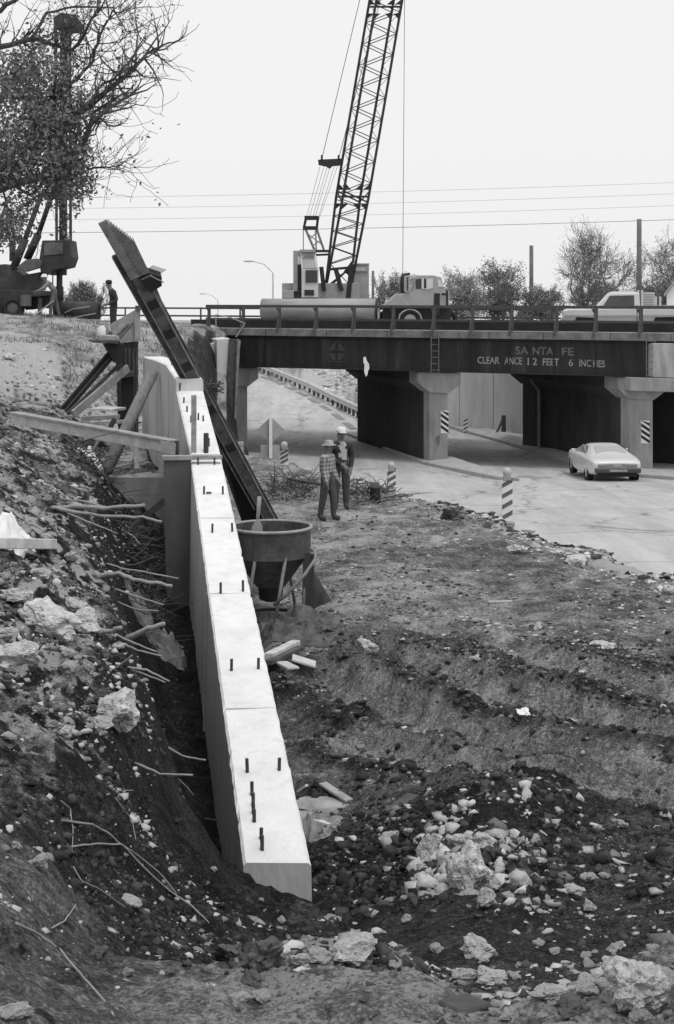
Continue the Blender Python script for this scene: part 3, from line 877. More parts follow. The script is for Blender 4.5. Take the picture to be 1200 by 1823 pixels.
for ix, iy, h in ((441, 1376, .12), (497, 1373, .11), (412, 1194, .12), (460, 1191, .11), (393, 1057, .13), (433, 1053, .13), (378, 948, .12), (414, 947, .12),
               (363, 880, .12), (397, 880, .12), (353, 827, .11), (382, 827, .11),
               (449, 1417, .11), (451, 1434, .1), (452, 1450, .1), (453, 1465, .1), (465, 1496, .09), (467, 1514, .11),
               (327, 717, .1), (333, 733, .1), (345, 715, .1), (353, 748, .12), (362, 750, .1), (320, 692, .1), (367, 806, .32), (372, 795, .14), (345, 798, .12), (340, 752, .12), (330, 660, .08), (318, 655, .08), (306, 650, .08)):
    v = top_plane(ix, iy)
    if v is None: continue
    part('rebar', MB().bar(v - Vector((0, 0, .05)), v + Vector((R.uniform(-.008, .008), R.uniform(-.01, .01), h)), .0155 if h < .3 else .045, 7), REB, wall)
for ix, iy in ((367, 880),):
    v = top_plane(ix, iy)
    part('rebar', MB().bar(v + Vector((0, 0, .02)), v + Vector((.08, 0, .02)), .0155, 7), REB, wall)
# pale stake standing on the step
v = top_plane(345, 806)
tag(MB().beam(v - Vector((0, 0, .02)), v + Vector((0, .02, .95)), .085, .05, up=(0, 1, 0)).obj('wooden_stake', WOOD), 'upright wooden stake fixed on the wall top behind the step', 'stake')
# bulkhead form at the step
bf = thing('plywood_bulkhead', 'dark plywood bulkhead form against the left side of the wall step', 'form')
slab([(292, 818, 23.9), (340, 818, 23.9), (345, 1090, 23.9), (296, 1086, 23.9)], .04, 'plywood_sheet', PLY, bf, .003)
slab([(289, 812, 23.86), (396, 811, 23.86), (396, 818, 23.86), (289, 820, 23.86)], .16, 'cap_board', WOOD, bf, .004)
slab([(298, 1086, 23.95), (306, 1086, 23.95), (312, 1150, 23.95), (304, 1150, 23.95)], .05, 'stud', WOOD, bf, .003)
slab([(316, 1086, 23.95), (326, 1086, 23.95), (328, 1160, 23.95), (320, 1160, 23.95)], .05, 'stud', WOODD, bf, .003)
# low older concrete footing behind the trench, with a slot
ft = thing('concrete_footing', 'board-marked concrete footing block behind the trench under the wall', 'footing')
zt = (HY - 850) / F * 29.5
m = MB(); x0, x1 = (190 - CX) / F * 29.5, (310 - CX) / F * 29.5
for j in range(5):
    z1_ = zt - j * .36; z0_ = z1_ - .355
    off = R.uniform(-.012, .012)
    part('cast_course', MB().hexa([Vector((x0, 29.5 + off, ZC + z0_)), Vector((x1, 29.5 + off, ZC + z0_)), Vector((x1, 31, ZC + z0_)), Vector((x0, 31, ZC + z0_))],
        [Vector((x0, 29.5 + off, ZC + z1_)), Vector((x1, 29.5 + off, ZC + z1_)), Vector((x1, 31, ZC + z1_)), Vector((x0, 31, ZC + z1_))]), OLDC, ft)
slab([(257, 953, 29.44), (271, 953, 29.44), (271, 1016, 29.44), (257, 1016, 29.44)], .05, 'slot', BLACK, ft, 0)
# ------------------------------------------------------------------ the leaning soldier piles
UPD = Vector((0, -1, 0))
lp = thing('leaning_steel_pile', 'long rusty steel pile with ribbed head leaning across the wall', 'pile')
LT, LB = P(200, 405, 25.2), P(492, 945, 29.4)
ax = (LB - LT).normalized()
sidev = ax.cross(Vector((0, 1, 0))).normalized()       # to the upper right in the picture
if sidev.x < 0: sidev = -sidev
dep = sidev.cross(ax).normalized()
if dep.y > 0: dep = -dep                               # towards the camera
def Lp(t, s_, q):                                      # metres along, across, towards the camera
    return LT + ax * t + sidev * s_ + dep * q
LL = (LB - LT).length
def lbox(t0, t1, s0, s1, q0, q1, mi=0, m=None):
    m = m or MB()
    return m.hexa([Lp(t0, s0, q0), Lp(t0, s1, q0), Lp(t0, s1, q1), Lp(t0, s0, q1)], [Lp(t1, s0, q0), Lp(t1, s1, q0), Lp(t1, s1, q1), Lp(t1, s0, q1)], mi)
def lquad(t0, sa0, sb0, t1, sa1, sb1, q0, q1):
    return MB().hexa([Lp(t0, sa0, q0), Lp(t0, sb0, q0), Lp(t0, sb0, q1), Lp(t0, sa0, q1)], [Lp(t1, sa1, q0), Lp(t1, sb1, q0), Lp(t1, sb1, q1), Lp(t1, sa1, q1)])
PILE = mat('pile_steel', .1, .6, 4, .8, .3, 22, spots=.6, spotv=.04, spotscale=3)
PILEL = mat('scoured_pile_steel', .2, .5, 5, .8, .3, 22, spots=.5, spotv=.06, spotscale=4)
part('upper_flange', lquad(-.24, -.165, -.01, 1.03, -.14, .06, .1, .13), PILEL, lp)
part('pile_web', lbox(.95, LL, -.03, 0, -.22, .06), PILE, lp)
part('pile_flange', lquad(.9, -.12, .13, LL, -.1, .1, .06, .085), PILE, lp)
part('pile_edge', lquad(1.3, .10, .125, LL, .08, .105, .05, .1), PILEL, lp)
part('pile_edge', lquad(1.3, -.125, -.105, LL, -.105, -.085, .05, .1), PILEL, lp)
part('pile_flange', lquad(1.2, -.13, .13, LL, -.12, .12, -.25, -.22), PILE, lp)
part('wedge_plate', lquad(1.3, .12, .2, 2.15, .11, .12, .0, .03), PILEL, lp)
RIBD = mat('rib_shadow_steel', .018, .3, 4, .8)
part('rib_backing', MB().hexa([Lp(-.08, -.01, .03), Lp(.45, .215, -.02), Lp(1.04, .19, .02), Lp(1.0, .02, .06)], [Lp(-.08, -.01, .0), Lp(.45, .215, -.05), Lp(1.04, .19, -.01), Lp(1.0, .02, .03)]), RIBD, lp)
for i in range(10):                                    # ribbed sheet head: ten parallel ribs
    u = i / 9
    part('rib', MB().beam(Lp(-.2 + .53 * u - .03, .01 + .225 * u, .12 - .03 * u), Lp(1.0 + .05 * u, .07 + .135 * u, .14 - .03 * u), .013, .05, up=dep), RUSTL if i % 2 else PILEL, lp)
part('clamp', MB().hexa([Lp(1.08, .0, -.06), Lp(1.03, .2, -.06), Lp(1.22, .37, -.06), Lp(1.38, .3, -.06), Lp(1.42, .06, -.06)], [Lp(1.08, .0, .14), Lp(1.03, .2, .14), Lp(1.22, .37, .14), Lp(1.38, .3, .14), Lp(1.42, .06, .14)]), STEEL, lp)
part('clamp_plate', lquad(1.08, .02, .22, 1.1, .04, .24, .14, .155), RUSTL, lp)
part('clamp_bar', MB().bar(Lp(1.08, .2, .16), Lp(1.32, .36, .16), .012, 5), RUSTL, lp)
for i in range(9):
    p0 = Lp(1.03 + .022 * i, .19 + .021 * i, .02)
    part('tooth', MB().bar(p0, p0 + sidev * .13 - ax * .03, .007, 5), RUST, lp)
for t0 in (1.6, 2.3, 3.1, 4.2, 5.2):
    part('splice_plate', lbox(t0, t0 + .18, -.09, .09, .085, .1), STEEL, lp)
lp2 = thing('leaning_steel_channel', 'narrower steel channel leaning along the underside of the ribbed pile', 'pile')
part('channel_web', lquad(.52, -.24, -.12, LL * .9, -.16, -.1, -.05, -.02), PILE, lp2)
part('channel_lip', lquad(.52, -.255, -.24, LL * .9, -.185, -.16, -.05, .06), PILEL, lp2)
part('channel_lip', lquad(.58, -.15, -.135, LL * .9, -.13, -.115, -.02, .03), RUST, lp2)
db = thing('pile_shade_sheet', 'black sheet added as the shaded underside of the leaning pile beside the wall', 'sheet')
part('sheet', MB().prism([P(378, 735, 28.3), P(392, 745, 28.4), P(470, 885, 29.1), P(490, 945, 29.4), P(436, 945, 29.4), P(396, 830, 29)], Vector((0, .06, 0))), mat('pile_shade_black', .008, .3, 3, .7), db)  # black sheet added to stand for the pile's shaded underside
cl = thing('snagged_roots', 'clump of dark roots caught on the leaning pile halfway', 'roots')
m = MB()
for i in range(40):
    p0 = P(378 + R.uniform(-8, 10), 690 + R.uniform(-8, 8), 27.2)
    m.bar(p0, p0 + Vector((R.uniform(-.1, .18), R.uniform(-.1, .1), R.uniform(-.1, .1))), .012, 4)
part('root_clump', m, WOODD, cl)

# ------------------------------------------------------------------ tall form panel, struts, platform, logs
tf = thing('tall_form_panel', 'tall dark wooden wall form standing left of the wall end', 'form')
slab([(205, 588, 37), (246, 550, 37), (247, 812, 37), (213, 815, 37)], .12, 'form_sheet', PLYD, tf, .004)
slab([(196, 578, 36.8), (240, 552, 36.8), (241, 608, 36.8), (205, 612, 36.8)], .08, 'top_board', WOOD, tf, .004)
slab([(240, 552, 36.7), (250, 548, 36.7), (250, 608, 36.7), (240, 608, 36.7)], .1, 'post', WOOD, tf, .004)
slab([(215, 673, 36.6), (238, 670, 36.6), (238, 742, 36.6), (216, 745, 36.6)], .1, 'form_box', BLACK, tf, .004)
slab([(212, 664, 36.5), (240, 660, 36.5), (240, 670, 36.5), (212, 674, 36.5)], .2, 'waler', WOODD, tf, .004)
for x in (217, 224, 231, 238, 244):
    part('stud', MB().beam(P(x, 620, 36.8), P(x + 1, 808, 36.8), .05, .08, up=(0, 1, 0)), WOODD, tf)
part('post_cap', MB().bar(P(247, 552, 36.7), P(247, 544, 36.7), .09, 8), WOODD, tf)
def strut(name, label, cat, p, q, wd, ht, mm, group=None):
    return tag(MB().beam(p, q, wd, ht).obj(name, mm, bevel=.006), label, cat, group)
strut('steel_strut', 'upper of the paired dark steel struts bracing the platform', 'strut', P(111, 727, 35.2), P(212, 608, 36), .09, .1, STEEL)
strut('steel_strut', 'lower of the paired dark steel struts bracing the platform', 'strut', P(117, 733, 35), P(218, 614, 35.9), .09, .09, STEEL)
strut('timber_strut', 'broad pale timber strut under the paired steel struts', 'strut', P(130, 738, 34.4), P(228, 655, 36), .06, .2, WOOD)
strut('timber_strut', 'narrow dark timber strut above the broad pale strut', 'strut', P(120, 737, 34.6), P(216, 646, 36), .05, .09, WOODD)
strut('brace_board', 'upper short board sloping up against the tall form', 'board', P(200, 606, 35.6), P(228, 578, 36.4), .06, .06, WOODD)
strut('brace_board', 'lower short board sloping up against the tall form', 'board', P(207, 609, 35.5), P(236, 576, 36.3), .07, .05, WOODD)
pf = thing('work_platform', 'small work platform bracketed to the tall form with a worker on it', 'platform')
slab([(178, 598, 35.4), (212, 598, 35.4), (213, 606, 35.4), (178, 606, 35.4)], 1.1, 'plank', WOOD, pf, .01)
slab([(165, 606, 35.3), (212, 606, 35.3), (210, 612, 35.3), (165, 610, 35.3)], 1.2, 'joist', WOODD, pf, .005)
slab([(185, 612, 35.6), (222, 612, 35.6), (224, 640, 35.6), (212, 648, 35.6), (203, 645, 35.6)], .4, 'bracket', STEEL, pf, .005)
# big log prop
lg = thing('log_prop', 'round log prop leaning against the left face of the wall', 'log')
part('log', MB().tube([P(190, 838, 29.2), P(232, 748, 29.9), P(273, 662, 30.7)], [.13, .125, .12], 14), mat('peeled_log', .2, .3, 3, .85, .3, 20, stretch=(4, 4, .6)), lg, smooth=True)
# long pale timber beam lying from the bank onto the bulkhead
sb = thing('long_timber_beam', 'long pale timber beam lying from the bank to the plywood bulkhead', 'beam')
p, q = P(25, 745, 27.2), P(310, 797, 24.6)
part('beam', MB().beam(p, q, .14, .2), WOODP, sb, bevel=.008)
part('top_lip', MB().beam(p + Vector((0, -.03, .115)), q + Vector((0, -.03, .115)), .22, .03), WOOD, sb)
part('bolt', MB().bar(P(315, 810, 24.5), P(315, 785, 24.5), .035, 8), REB, sb)
tag(MB().prism([P(285, 786, 24.45), P(313, 790, 24.45), P(312, 810, 24.45), P(290, 806, 24.45)], Vector((0, .05, 0))).obj('packing_board', WOOD, bevel=.004), 'short packing board under the end of the long beam', 'board')
# planks and blocks in the pit
def plank(label, p, q, wd, ht, mm, name='plank'):
    return tag(MB().beam(p, q, wd, ht).obj(name, mm, bevel=.006), label, 'plank')
plank('pale flat board lying on timber blocks in the pit', P(172, 727, 34.6), P(212, 729, 34.4), .7, .06, WOODP, 'board')
plank('grey timber under the pale board in the pit', P(146, 745, 34), P(213, 742, 34), .15, .1, WOOD)
plank('low horizontal timber behind the log prop', P(158, 755, 33.6), P(225, 750, 33.6), .12, .08, WOOD)
plank('short timber propped in the pit left of the log', P(190, 772, 32), P(205, 745, 32), .1, .1, WOODD)
plank('thin stake leaning in the pit under the long beam', P(165, 802, 29.5), P(178, 780, 29.5), .05, .05, WOOD)
plank('dark diagonal timber leaning behind the plywood bulkhead', P(232, 942, 26.5), P(294, 890, 26.5), .09, .12, WOODD)
plank('board standing upright behind the long beam', P(244, 835, 29.6), P(240, 790, 29.9), .1, .04, WOOD)
for i, (y0, lab) in enumerate(((815, 'rearmost'), (824, 'second'), (833, 'third'), (842, 'nearest'))):
    plank(lab + ' of the loose planks laid on the footing top', P(195 + 6 * i, y0, 34.5 - 1.3 * i), P(262 + 10 * i, y0 - 1, 34.3 - 1.3 * i), .35, .04, WOOD)
# ------------------------------------------------------------------ concrete bucket
bc = Vector((-.98, 21.6, gz(-.98, 21.6)))
kb = thing('concrete_bucket', 'large round steel concrete bucket on legs beside the wall', 'bucket', bc)
kb.scale = (.86, .86, .93)
BST = mat('bucket_steel', .065, .6, 4, .7, .2, 15, spots=.5, spotv=.16, spotscale=3)
part('drum', MB().lathe([(.2, .5), (.25, .5), (.62, .96), (.69, 1.0), (.69, 1.44), (.67, 1.44), (.66, 1.02), (.22, .56)], n=36, closed=True), BST, kb, smooth=False)
part('rim', MB().lathe([(.68, 1.42), (.715, 1.42), (.725, 1.445), (.715, 1.465), (.68, 1.465)], n=36, closed=True), mat('bright_rim', .3, .3, 6, .6), kb, smooth=True)
part('load', MB().lathe([(.66, 1.12), (.3, 1.2), (.01, 1.22)], n=24), mat('wet_concrete', .07, .3, 6), kb)
LG = mat('bucket_leg_steel', .2, .35, 5, .7)
for th in (20, 70, 200, 250, 295, 340):
    c, s_ = math.cos(math.radians(th)), math.sin(math.radians(th))
    part('leg', MB().bar(Vector((.66 * c, .66 * s_, 1.05)), Vector((.66 * c + .22 * s_, .66 * s_ - .22 * c, -.06)), .03, 8), LG, kb, smooth=True)
part('corner_post', MB().beam(Vector((.6, -.3, -.05)), Vector((.62, -.3, 1.08)), .12, .1, up=(0, 1, 0)), mat('dark_post', .05, .4, 5), kb)
part('corner_post', MB().beam(Vector((.72, .05, -.05)), Vector((.7, .05, 1.0)), .08, .1, up=(0, 1, 0)), MATS['dark_post'], kb)
part('lifting_bail', MB().tube([(.08, -.66, .32), (.3, -.72, .5), (.6, -.68, .8), (.78, -.5, 1.02), (.76, -.4, 1.12), (.68, -.36, 1.15)], .026, 8), LG, kb, smooth=True)
part('base_ring', MB().lathe([(.5, .0), (.58, .0), (.58, .05), (.5, .05)], n=28, closed=True), BST, kb)
part('gate', MB().lathe([(.22, .5), (.2, .3), (.1, .26)], n=16), STEEL, kb)
part('side_flap', MB().prism([Vector((.72, .1, .75)), Vector((1.05, .2, .22)), Vector((.72, .15, .1))], Vector((0, .02, 0))), RUST, kb)
sh = thing('shovel', 'shovel standing in the concrete bucket with pale handle', 'shovel')
part('handle', MB().bar(P(458, 935, 21.3), P(462, 884, 21.3), .024, 8, .03), WOOD, sh, smooth=True)
part('blade', MB().prism([P(446, 952, 21.25), P(468, 954, 21.25), P(467, 938, 21.25), P(460, 926, 21.25), P(457, 926, 21.25), P(449, 938, 21.25)], Vector((0, .02, .005))), GREYP, sh)
# tarpaulin under the bucket
def crumple(name, label, c, sx, sy, h, mm, seed, n=26, cat='tarpaulin', drape=True):
    u = np.linspace(-1, 1, n); U, V = np.meshgrid(u, u)
    X = c.x + U * sx + (fbm(U * 2 + seed, V * 2, 3) - .5) * sx * .8
    Y = c.y + V * sy + (fbm(U * 2 - seed, V * 2, 4) - .5) * sy * .8
    zz = (np.abs(fbm(U * 2.2 + seed, V * 2.2, 7, 3, .6) - .5) * 2.8) * h + h * .25 * np.exp(-(U * U + V * V) * 1.5)
    Z = (terrain(X, Y) if drape else c.z) + zz * (1 - np.maximum(np.abs(U), np.abs(V)) ** 4) + .01
    me = grid_mesh(name, X, Y, Z, mm)
    me.polygons.foreach_set('use_smooth', np.zeros(len(me.polygons), bool))
    o = link(name, me)
    sm = o.modifiers.new('thickness', 'SOLIDIFY'); sm.thickness = .006
    return tag(o, label, cat)
TARP = mat('dark_canvas', .085, .6, 5, .8, .1, 20, spots=.5, spotv=.12, spotscale=4)
crumple('tarpaulin', 'crumpled dark canvas tarpaulin on the ground under the bucket', ground_at(520, 1125), .55, .6, .32, TARP, 1.3)
crumple('sack', 'crumpled canvas sack lying in the trench beside the plywood bulkhead', ground_at(285, 1145) + Vector((0, -.3, .1)), .4, .4, .4, mat('grey_canvas', .2, .4, 5, .9), 3.1, 18, 'sack')
crumple('cement_bag', 'torn paper bag lying beside the near end of the wall', ground_at(562, 1475), .2, .25, .1, mat('bag_paper', .22, .5, 5, .9), 5.7, 18, 'bag')
crumple('plastic_sheet', 'white plastic sheet crumpled on the left bank edge', ground_at(18, 950), .22, .35, .16, WHITE, 8.1, 18, 'sheet')
crumple('paper_sack', 'white paper sack lying by the foot of the log prop', P(160, 840, 28.6), .25, .35, .28, WHITE, 2.2, 16, 'sack')
crumple('paper_scrap', 'white paper scrap lying on the rutted mud', ground_at(931, 1272), .075, .06, .03, WHITE, 4.4, 10, 'paper')
# planks right of the wall, exposed footing slabs
for lab, a, b_, wd, ht, mm in (
    ('thick pale plank jutting from the wall beside the tarpaulin', (478, 1190), (527, 1163), .12, .1, WOODP),
    ('dark plank under the thick pale plank', (478, 1200), (536, 1170), .1, .06, WOODD),
    ('thin board lying just below the two planks', (500, 1200), (522, 1208), .15, .03, WOODP),
    ('flat board with pale face on the mud beside the wall', (520, 1192), (562, 1202), .28, .03, WOODP)):
    p = ground_at(*a); q = ground_at(*b_)
    plank(lab, p + Vector((0, 0, .14)), q + Vector((0, 0, .12)), wd, ht, mm)
for k_ in range(12):
    yy = R.uniform(11.8, 20); xx = -.45 - .13 * (yy - 11) + R.uniform(.4, 1.2); th = R.uniform(0, 3.1); L_ = R.uniform(.15, .5)
    p = Vector((xx, yy, gz(xx, yy) + .03)); q = p + Vector((math.cos(th) * L_, math.sin(th) * L_, 0)); q.z = gz(q.x, q.y) + .03
    o = MB().beam(p, q, R.uniform(.04, .12), .025).obj('board_scrap', (WOOD, WOODP, WOODD)[k_ % 3], bevel=.003)
    tag(o, 'small board scrap in the mud along the right foot of the wall', 'board', 'board scraps along the wall foot')
FTC = mat('footing_concrete', .3, .4, 3, .85, .3, 20, spots=.95, spotv=.07, spotscale=1.6)
fs_ = thing('wall_footing', 'strip of exposed concrete footing beside the wall, half covered with mud', 'footing')
for y0, y1, wv in ((12.42, 13.7, .95), (13.72, 15.0, .85), (15.02, 16.6, .8)):
    c = []
    for yy, k_ in ((y0, .27), (y0, wv), (y1, wv * .98), (y1, .27)):
        xx = -.45 - .13 * (yy - 11) + k_
        c.append(Vector((xx, yy, 0)))
    zt = float(np.mean(terrain(np.array([v.x for v in c]), np.array([v.y for v in c]), False))) + R.uniform(.0, .02)
    part('footing_slab', MB().hexa([Vector((v.x, v.y, zt - .4)) for v in c], [Vector((v.x, v.y, zt)) for v in c]), FTC, fs_, bevel=.02)

# ------------------------------------------------------------------ crawler crane standing behind the girder
DECK = ZC - 1.5
CD = 69.0
crane = thing('crawler_crane', 'crawler crane with tall lattice boom standing on the bridge deck', 'crane', (0, 0, 0))
CRP = mat('crane_paint', .33, .18, 2, .6, spots=.5, spotv=.22, spotscale=2)
CRL = mat('crane_pale_paint', .55, .12, 2, .6)
BLK = mat('crane_black_steel', .02, .3, 3, .7)
def cbox(ix0, ix1, iy0, iy1, d0, d1, name, mm, parent=crane, bev=.02, taper=0):
    dm = d0
    p = [P(ix0, iy1, dm), P(ix1, iy1, dm), P(ix1 - taper, iy0, dm), P(ix0 + taper, iy0, dm)]
    m = MB(); m.prism(p, Vector((0, d1 - d0, 0)))
    return part(name, m, mm, parent, bevel=bev)
cbox(522, 543, 446, 519, 67.6, 70.6, 'cab_side', CRP)
cab = part('cab', MB().prism([P(537, 530, 67), P(537, 478, 67), P(534, 446, 67.6), P(561, 446, 67.6), P(566, 478, 67), P(566, 530, 67)], Vector((0, 2.2, 0))), CRL, crane, bevel=.02)
part('windshield', MB().prism([P(539, 477, 66.97), P(537, 452, 67.5), P(558, 452, 67.5), P(564, 477, 66.97)], Vector((0, .04, 0))), mat('pale_glass', .3, .2, 1, .1), cab)
part('windshield', MB().prism([P(544, 503, 66.95), P(544, 481, 66.95), P(565, 481, 66.95), P(565, 503, 66.95)], Vector((0, .04, 0))), glass(), cab)
part('vent_panel', MB().prism([P(542, 526, 66.95), P(542, 516, 66.95), P(559, 516, 66.95), P(559, 526, 66.95)], Vector((0, .04, 0))), BLK, cab)
part('door_gap', MB().prism([P(530, 518, 67.55), P(530, 472, 67.55), P(536, 472, 67.55), P(537, 518, 67.55)], Vector((0, .04, 0))), BLK, cab)
part('door_pane', MB().prism([P(530, 470, 67.55), P(530, 457, 67.55), P(535, 457, 67.55), P(536, 470, 67.55)], Vector((0, .04, 0))), WHITE, cab)
part('roof', MB().prism([P(535, 449, 67.2), P(533, 444, 67.2), P(561, 444, 67.2), P(562, 449, 67.2)], Vector((0, 2.4, 0))), GREYP, cab, bevel=.01)
hs_ = cbox(502, 640, 504, 533, 68.2, 72.5, 'house', CRP)
cbox(502, 523, 517, 531, 67.2, 68.2, 'side_tank', CRP)
rh = cbox(629, 657, 470, 533, 68.8, 72.5, 'machinery_house', CRP)
cbox(627, 658, 468, 471, 68.7, 72.6, 'house_roof', CRL, rh)
cbox(631, 655, 473, 484, 68.74, 68.79, 'name_board', GREYP, rh)
o = None
def flat_word(txt, p0, p1, p2, mm, parent, name='lettering'):      # p0 lower left, p1 lower right, p2 upper left
    cu = bpy.data.curves.new(name, 'FONT'); cu.body = txt; cu.resolution_u = 2
    ob = bpy.data.objects.new(name, cu); COL.objects.link(ob)
    me = bpy.data.meshes.new_from_object(ob.evaluated_get(bpy.context.evaluated_depsgraph_get()))
    bpy.data.objects.remove(ob)
    co = np.array([v.co[:] for v in me.vertices])
    mn, mxx = co.min(0), co.max(0)
    for v, c in zip(me.vertices, co):
        v.co = p0 + (p1 - p0) * ((c[0] - mn[0]) / (mxx[0] - mn[0])) + (p2 - p0) * ((c[1] - mn[1]) / (mxx[1] - mn[1]))
    me.materials.clear(); me.materials.append(mm)
    ob = bpy.data.objects.new(name, me); COL.objects.link(ob); ob.parent = parent
    return ob
flat_word('WESTERN', P(632, 482, 68.72), P(650, 482, 68.72), P(632, 477, 68.72), WHITE, rh)
for d0 in (67.2, 71.6):
    tr = part('crawler_track', MB().prism([P(515, 586, d0), P(508, 575, d0), P(515, 562, d0), P(640, 562, d0), P(648, 575, d0), P(640, 586, d0)], Vector((0, .9, 0))), BLK, crane, bevel=.03)
cbox(560, 600, 533, 565, 68.6, 71.5, 'turntable', BLK)
# boom
def yl(a, b, t): return a + (b - a) * t
TOPY = -260
def chord_x(y, base):       # image column of a chord at row y, upper boom
    return base - (y - 30) * (46 / 270.0)
UP = [(653, 69.7), (665, 68.4), (711, 68.4), (696, 69.7)]   # back-left, front-left, front-right, back-right at row 30
def cp(i, y):
    if y <= 350:
        return P(chord_x(y, UP[i][0]), y, UP[i][1])
    t = (y - 350) / 175.0
    top = P(chord_x(350, UP[i][0]), 350, UP[i][1])
    foot = P(578 if i in (0, 1) else 622, 525, 68.9 if i in (0, 3) else 68.8)
    return top.lerp(foot, t)
m = MB()
for i in range(4):
    m.bar(cp(i, TOPY), cp(i, 350), .062, 6); m.bar(cp(i, 350), cp(i, 525), .062, 6)
boom = part('boom', m, BLK, crane)
def brace(p, q, r=.022):
    part('brace', MB().bar(p, q, r, 4), BLK, boom)
y = 345
while y > TOPY + 20:
    for (i, j) in ((1, 2), (0, 3)):
        brace(cp(i, y), cp(j, y - 19)); brace(cp(j, y - 19), cp(i, y - 38))
    brace(cp(0, y), cp(1, y - 19), .016); brace(cp(1, y - 19), cp(0, y - 38), .016)
    brace(cp(3, y), cp(2, y - 19), .016); brace(cp(2, y - 19), cp(3, y - 38), .016)
    y -= 38
for (y0, y1) in ((355, 385), (385, 412), (412, 440), (440, 470)):
    ym = (y0 + y1) / 2
    for (i, j) in ((1, 2), (0, 3)):
        brace(cp(i, y0), cp(j, ym)); brace(cp(j, ym), cp(i, y1))
brace(cp(1, 470), cp(2, 510)); brace(cp(2, 470), cp(1, 510))
for i in range(4):                    # gussets at the boom joint
    for y0 in (338, 362):
        c = cp(i, y0); t_ = cp((3, 2, 1, 0)[i], y0)
        dv = (t_ - c).normalized()
        up_ = (cp(i, y0 - 20) - c).normalized()
        part('gusset', MB().prism([c, c + dv * .34, c + up_ * (.34 if y0 < 350 else -.34)], Vector((0, .04, 0))), BLK, boom)
for (i, j) in ((0, 3), (1, 2), (0, 1), (2, 3)):
    brace(cp(i, 350), cp(j, 350), .05)
    brace(cp(i, 340), cp(j, 360), .04)
    brace(cp(i, 12), cp(j, 12), .05)
for i in range(4):
    for y0 in (8, 24):
        c = cp(i, y0); dv = (cp((3, 2, 1, 0)[i], y0) - c).normalized(); up_ = (cp(i, y0 - 20) - c).normalized()
        part('gusset', MB().prism([c, c + dv * .3, c + up_ * (.3 if y0 < 12 else -.3)], Vector((0, .04, 0))), BLK, boom)
part('foot_plate', MB().prism([P(612, 483, 68.3), P(628, 462, 68.3), P(629, 486, 68.3), P(620, 490, 68.3)], Vector((0, .2, 0))), BLK, boom)
part('foot_brace', MB().beam(P(577, 518, 68.3), P(625, 475, 68.3), .1, .1), BLK, boom)
part('foot_brace', MB().beam(P(582, 480, 68.3), P(626, 476, 68.3), .12, .12), BLK, boom)
part('foot_leg', MB().beam(P(572, 475, 68.2), P(577, 518, 68.2), .2, .2), BLK, boom)
part('foot_leg', MB().beam(P(598, 480, 68.2), P(608, 517, 68.2), .22, .2), BLK, boom)
part('foot_leg', MB().beam(P(625, 480, 68.2), P(620, 530, 68.2), .22, .2), BLK, boom)
head = TOPY
# equaliser bar and ropes
part('equalizer_bar', MB().prism([P(566, 284, 69), P(608, 282, 69), P(607, 294, 69), P(592, 295, 69), P(587, 300, 69), P(581, 296, 69), P(567, 293, 69)], Vector((0, .3, 0))), BLK, crane, bevel=.02)
ROPE = mat('wire_rope', .05, .2, 10)
def rope(p, q, r=.012):
    part('rope', MB().bar(p, q, r, 4), ROPE, crane)
rope(P(573, 283, 69.1), cp(0, head), .016); rope(P(603, 282, 69.1), cp(3, head), .016)
for i in range(3):
    part('link', MB().bar(P((573, 588, 603)[i], 284, 69), P((573, 588, 603)[i], 276, 69), .05, 6), BLK, crane) if i != 1 else None
for x0, x1 in ((570, 545), (577, 550), (583, 556), (588, 560), (595, 566), (601, 568)):
    rope(P(x0, 296, 69.1), P(x1, 390, 70))
rope(P(540, 405, 70), P(540, 446, 70), .02)
# gantry
g = part('gantry', MB().beam(P(542, 388, 70), P(568, 388, 70), .2, .2).beam(P(540, 406, 70), P(566, 406, 70), .22, .18)
         .beam(P(545, 388, 70), P(541, 406, 70), .12, .12).beam(P(566, 388, 70), P(564, 406, 70), .12, .12), BLK, crane)
for p, q, r in (((544, 408, 70), (562, 450, 70.5), .06), ((564, 408, 70), (577, 446, 70.5), .06), ((562, 410, 70), (563, 447, 70), .04), ((552, 425, 70), (566, 412, 70), .03), ((556, 438, 70), (570, 428, 70), .03), ((549, 417, 70), (571, 434, 70), .03)):
    part('gantry_leg', MB().bar(P(*p), P(*q), r, 6), GREYP, g)
part('gantry_beam', MB().beam(P(562, 447, 69), P(585, 447, 69), .14, .12).beam(P(562, 454, 69), P(585, 453, 69), .12, .1), BLK, g)
# hoist line and hook
hl = thing('hoist_line', 'thin hoist line hanging beside the boom down to a headache ball', 'hook')
part('line', MB().bar(P(722, TOPY, 68.4), P(717, 487, 67.8), .014, 5), ROPE, hl)
part('weight', MB().lathe([(.03, .5), (.09, .3), (.12, 0), (.1, -.5), (.04, -.7)], P(717, 505, 67.8), 10), BLK, hl, smooth=True)
part('hook_block', MB().beam(P(717, 520, 67.8), P(717, 538, 67.8), .12, .1, up=(0, 1, 0)), BLK, hl)

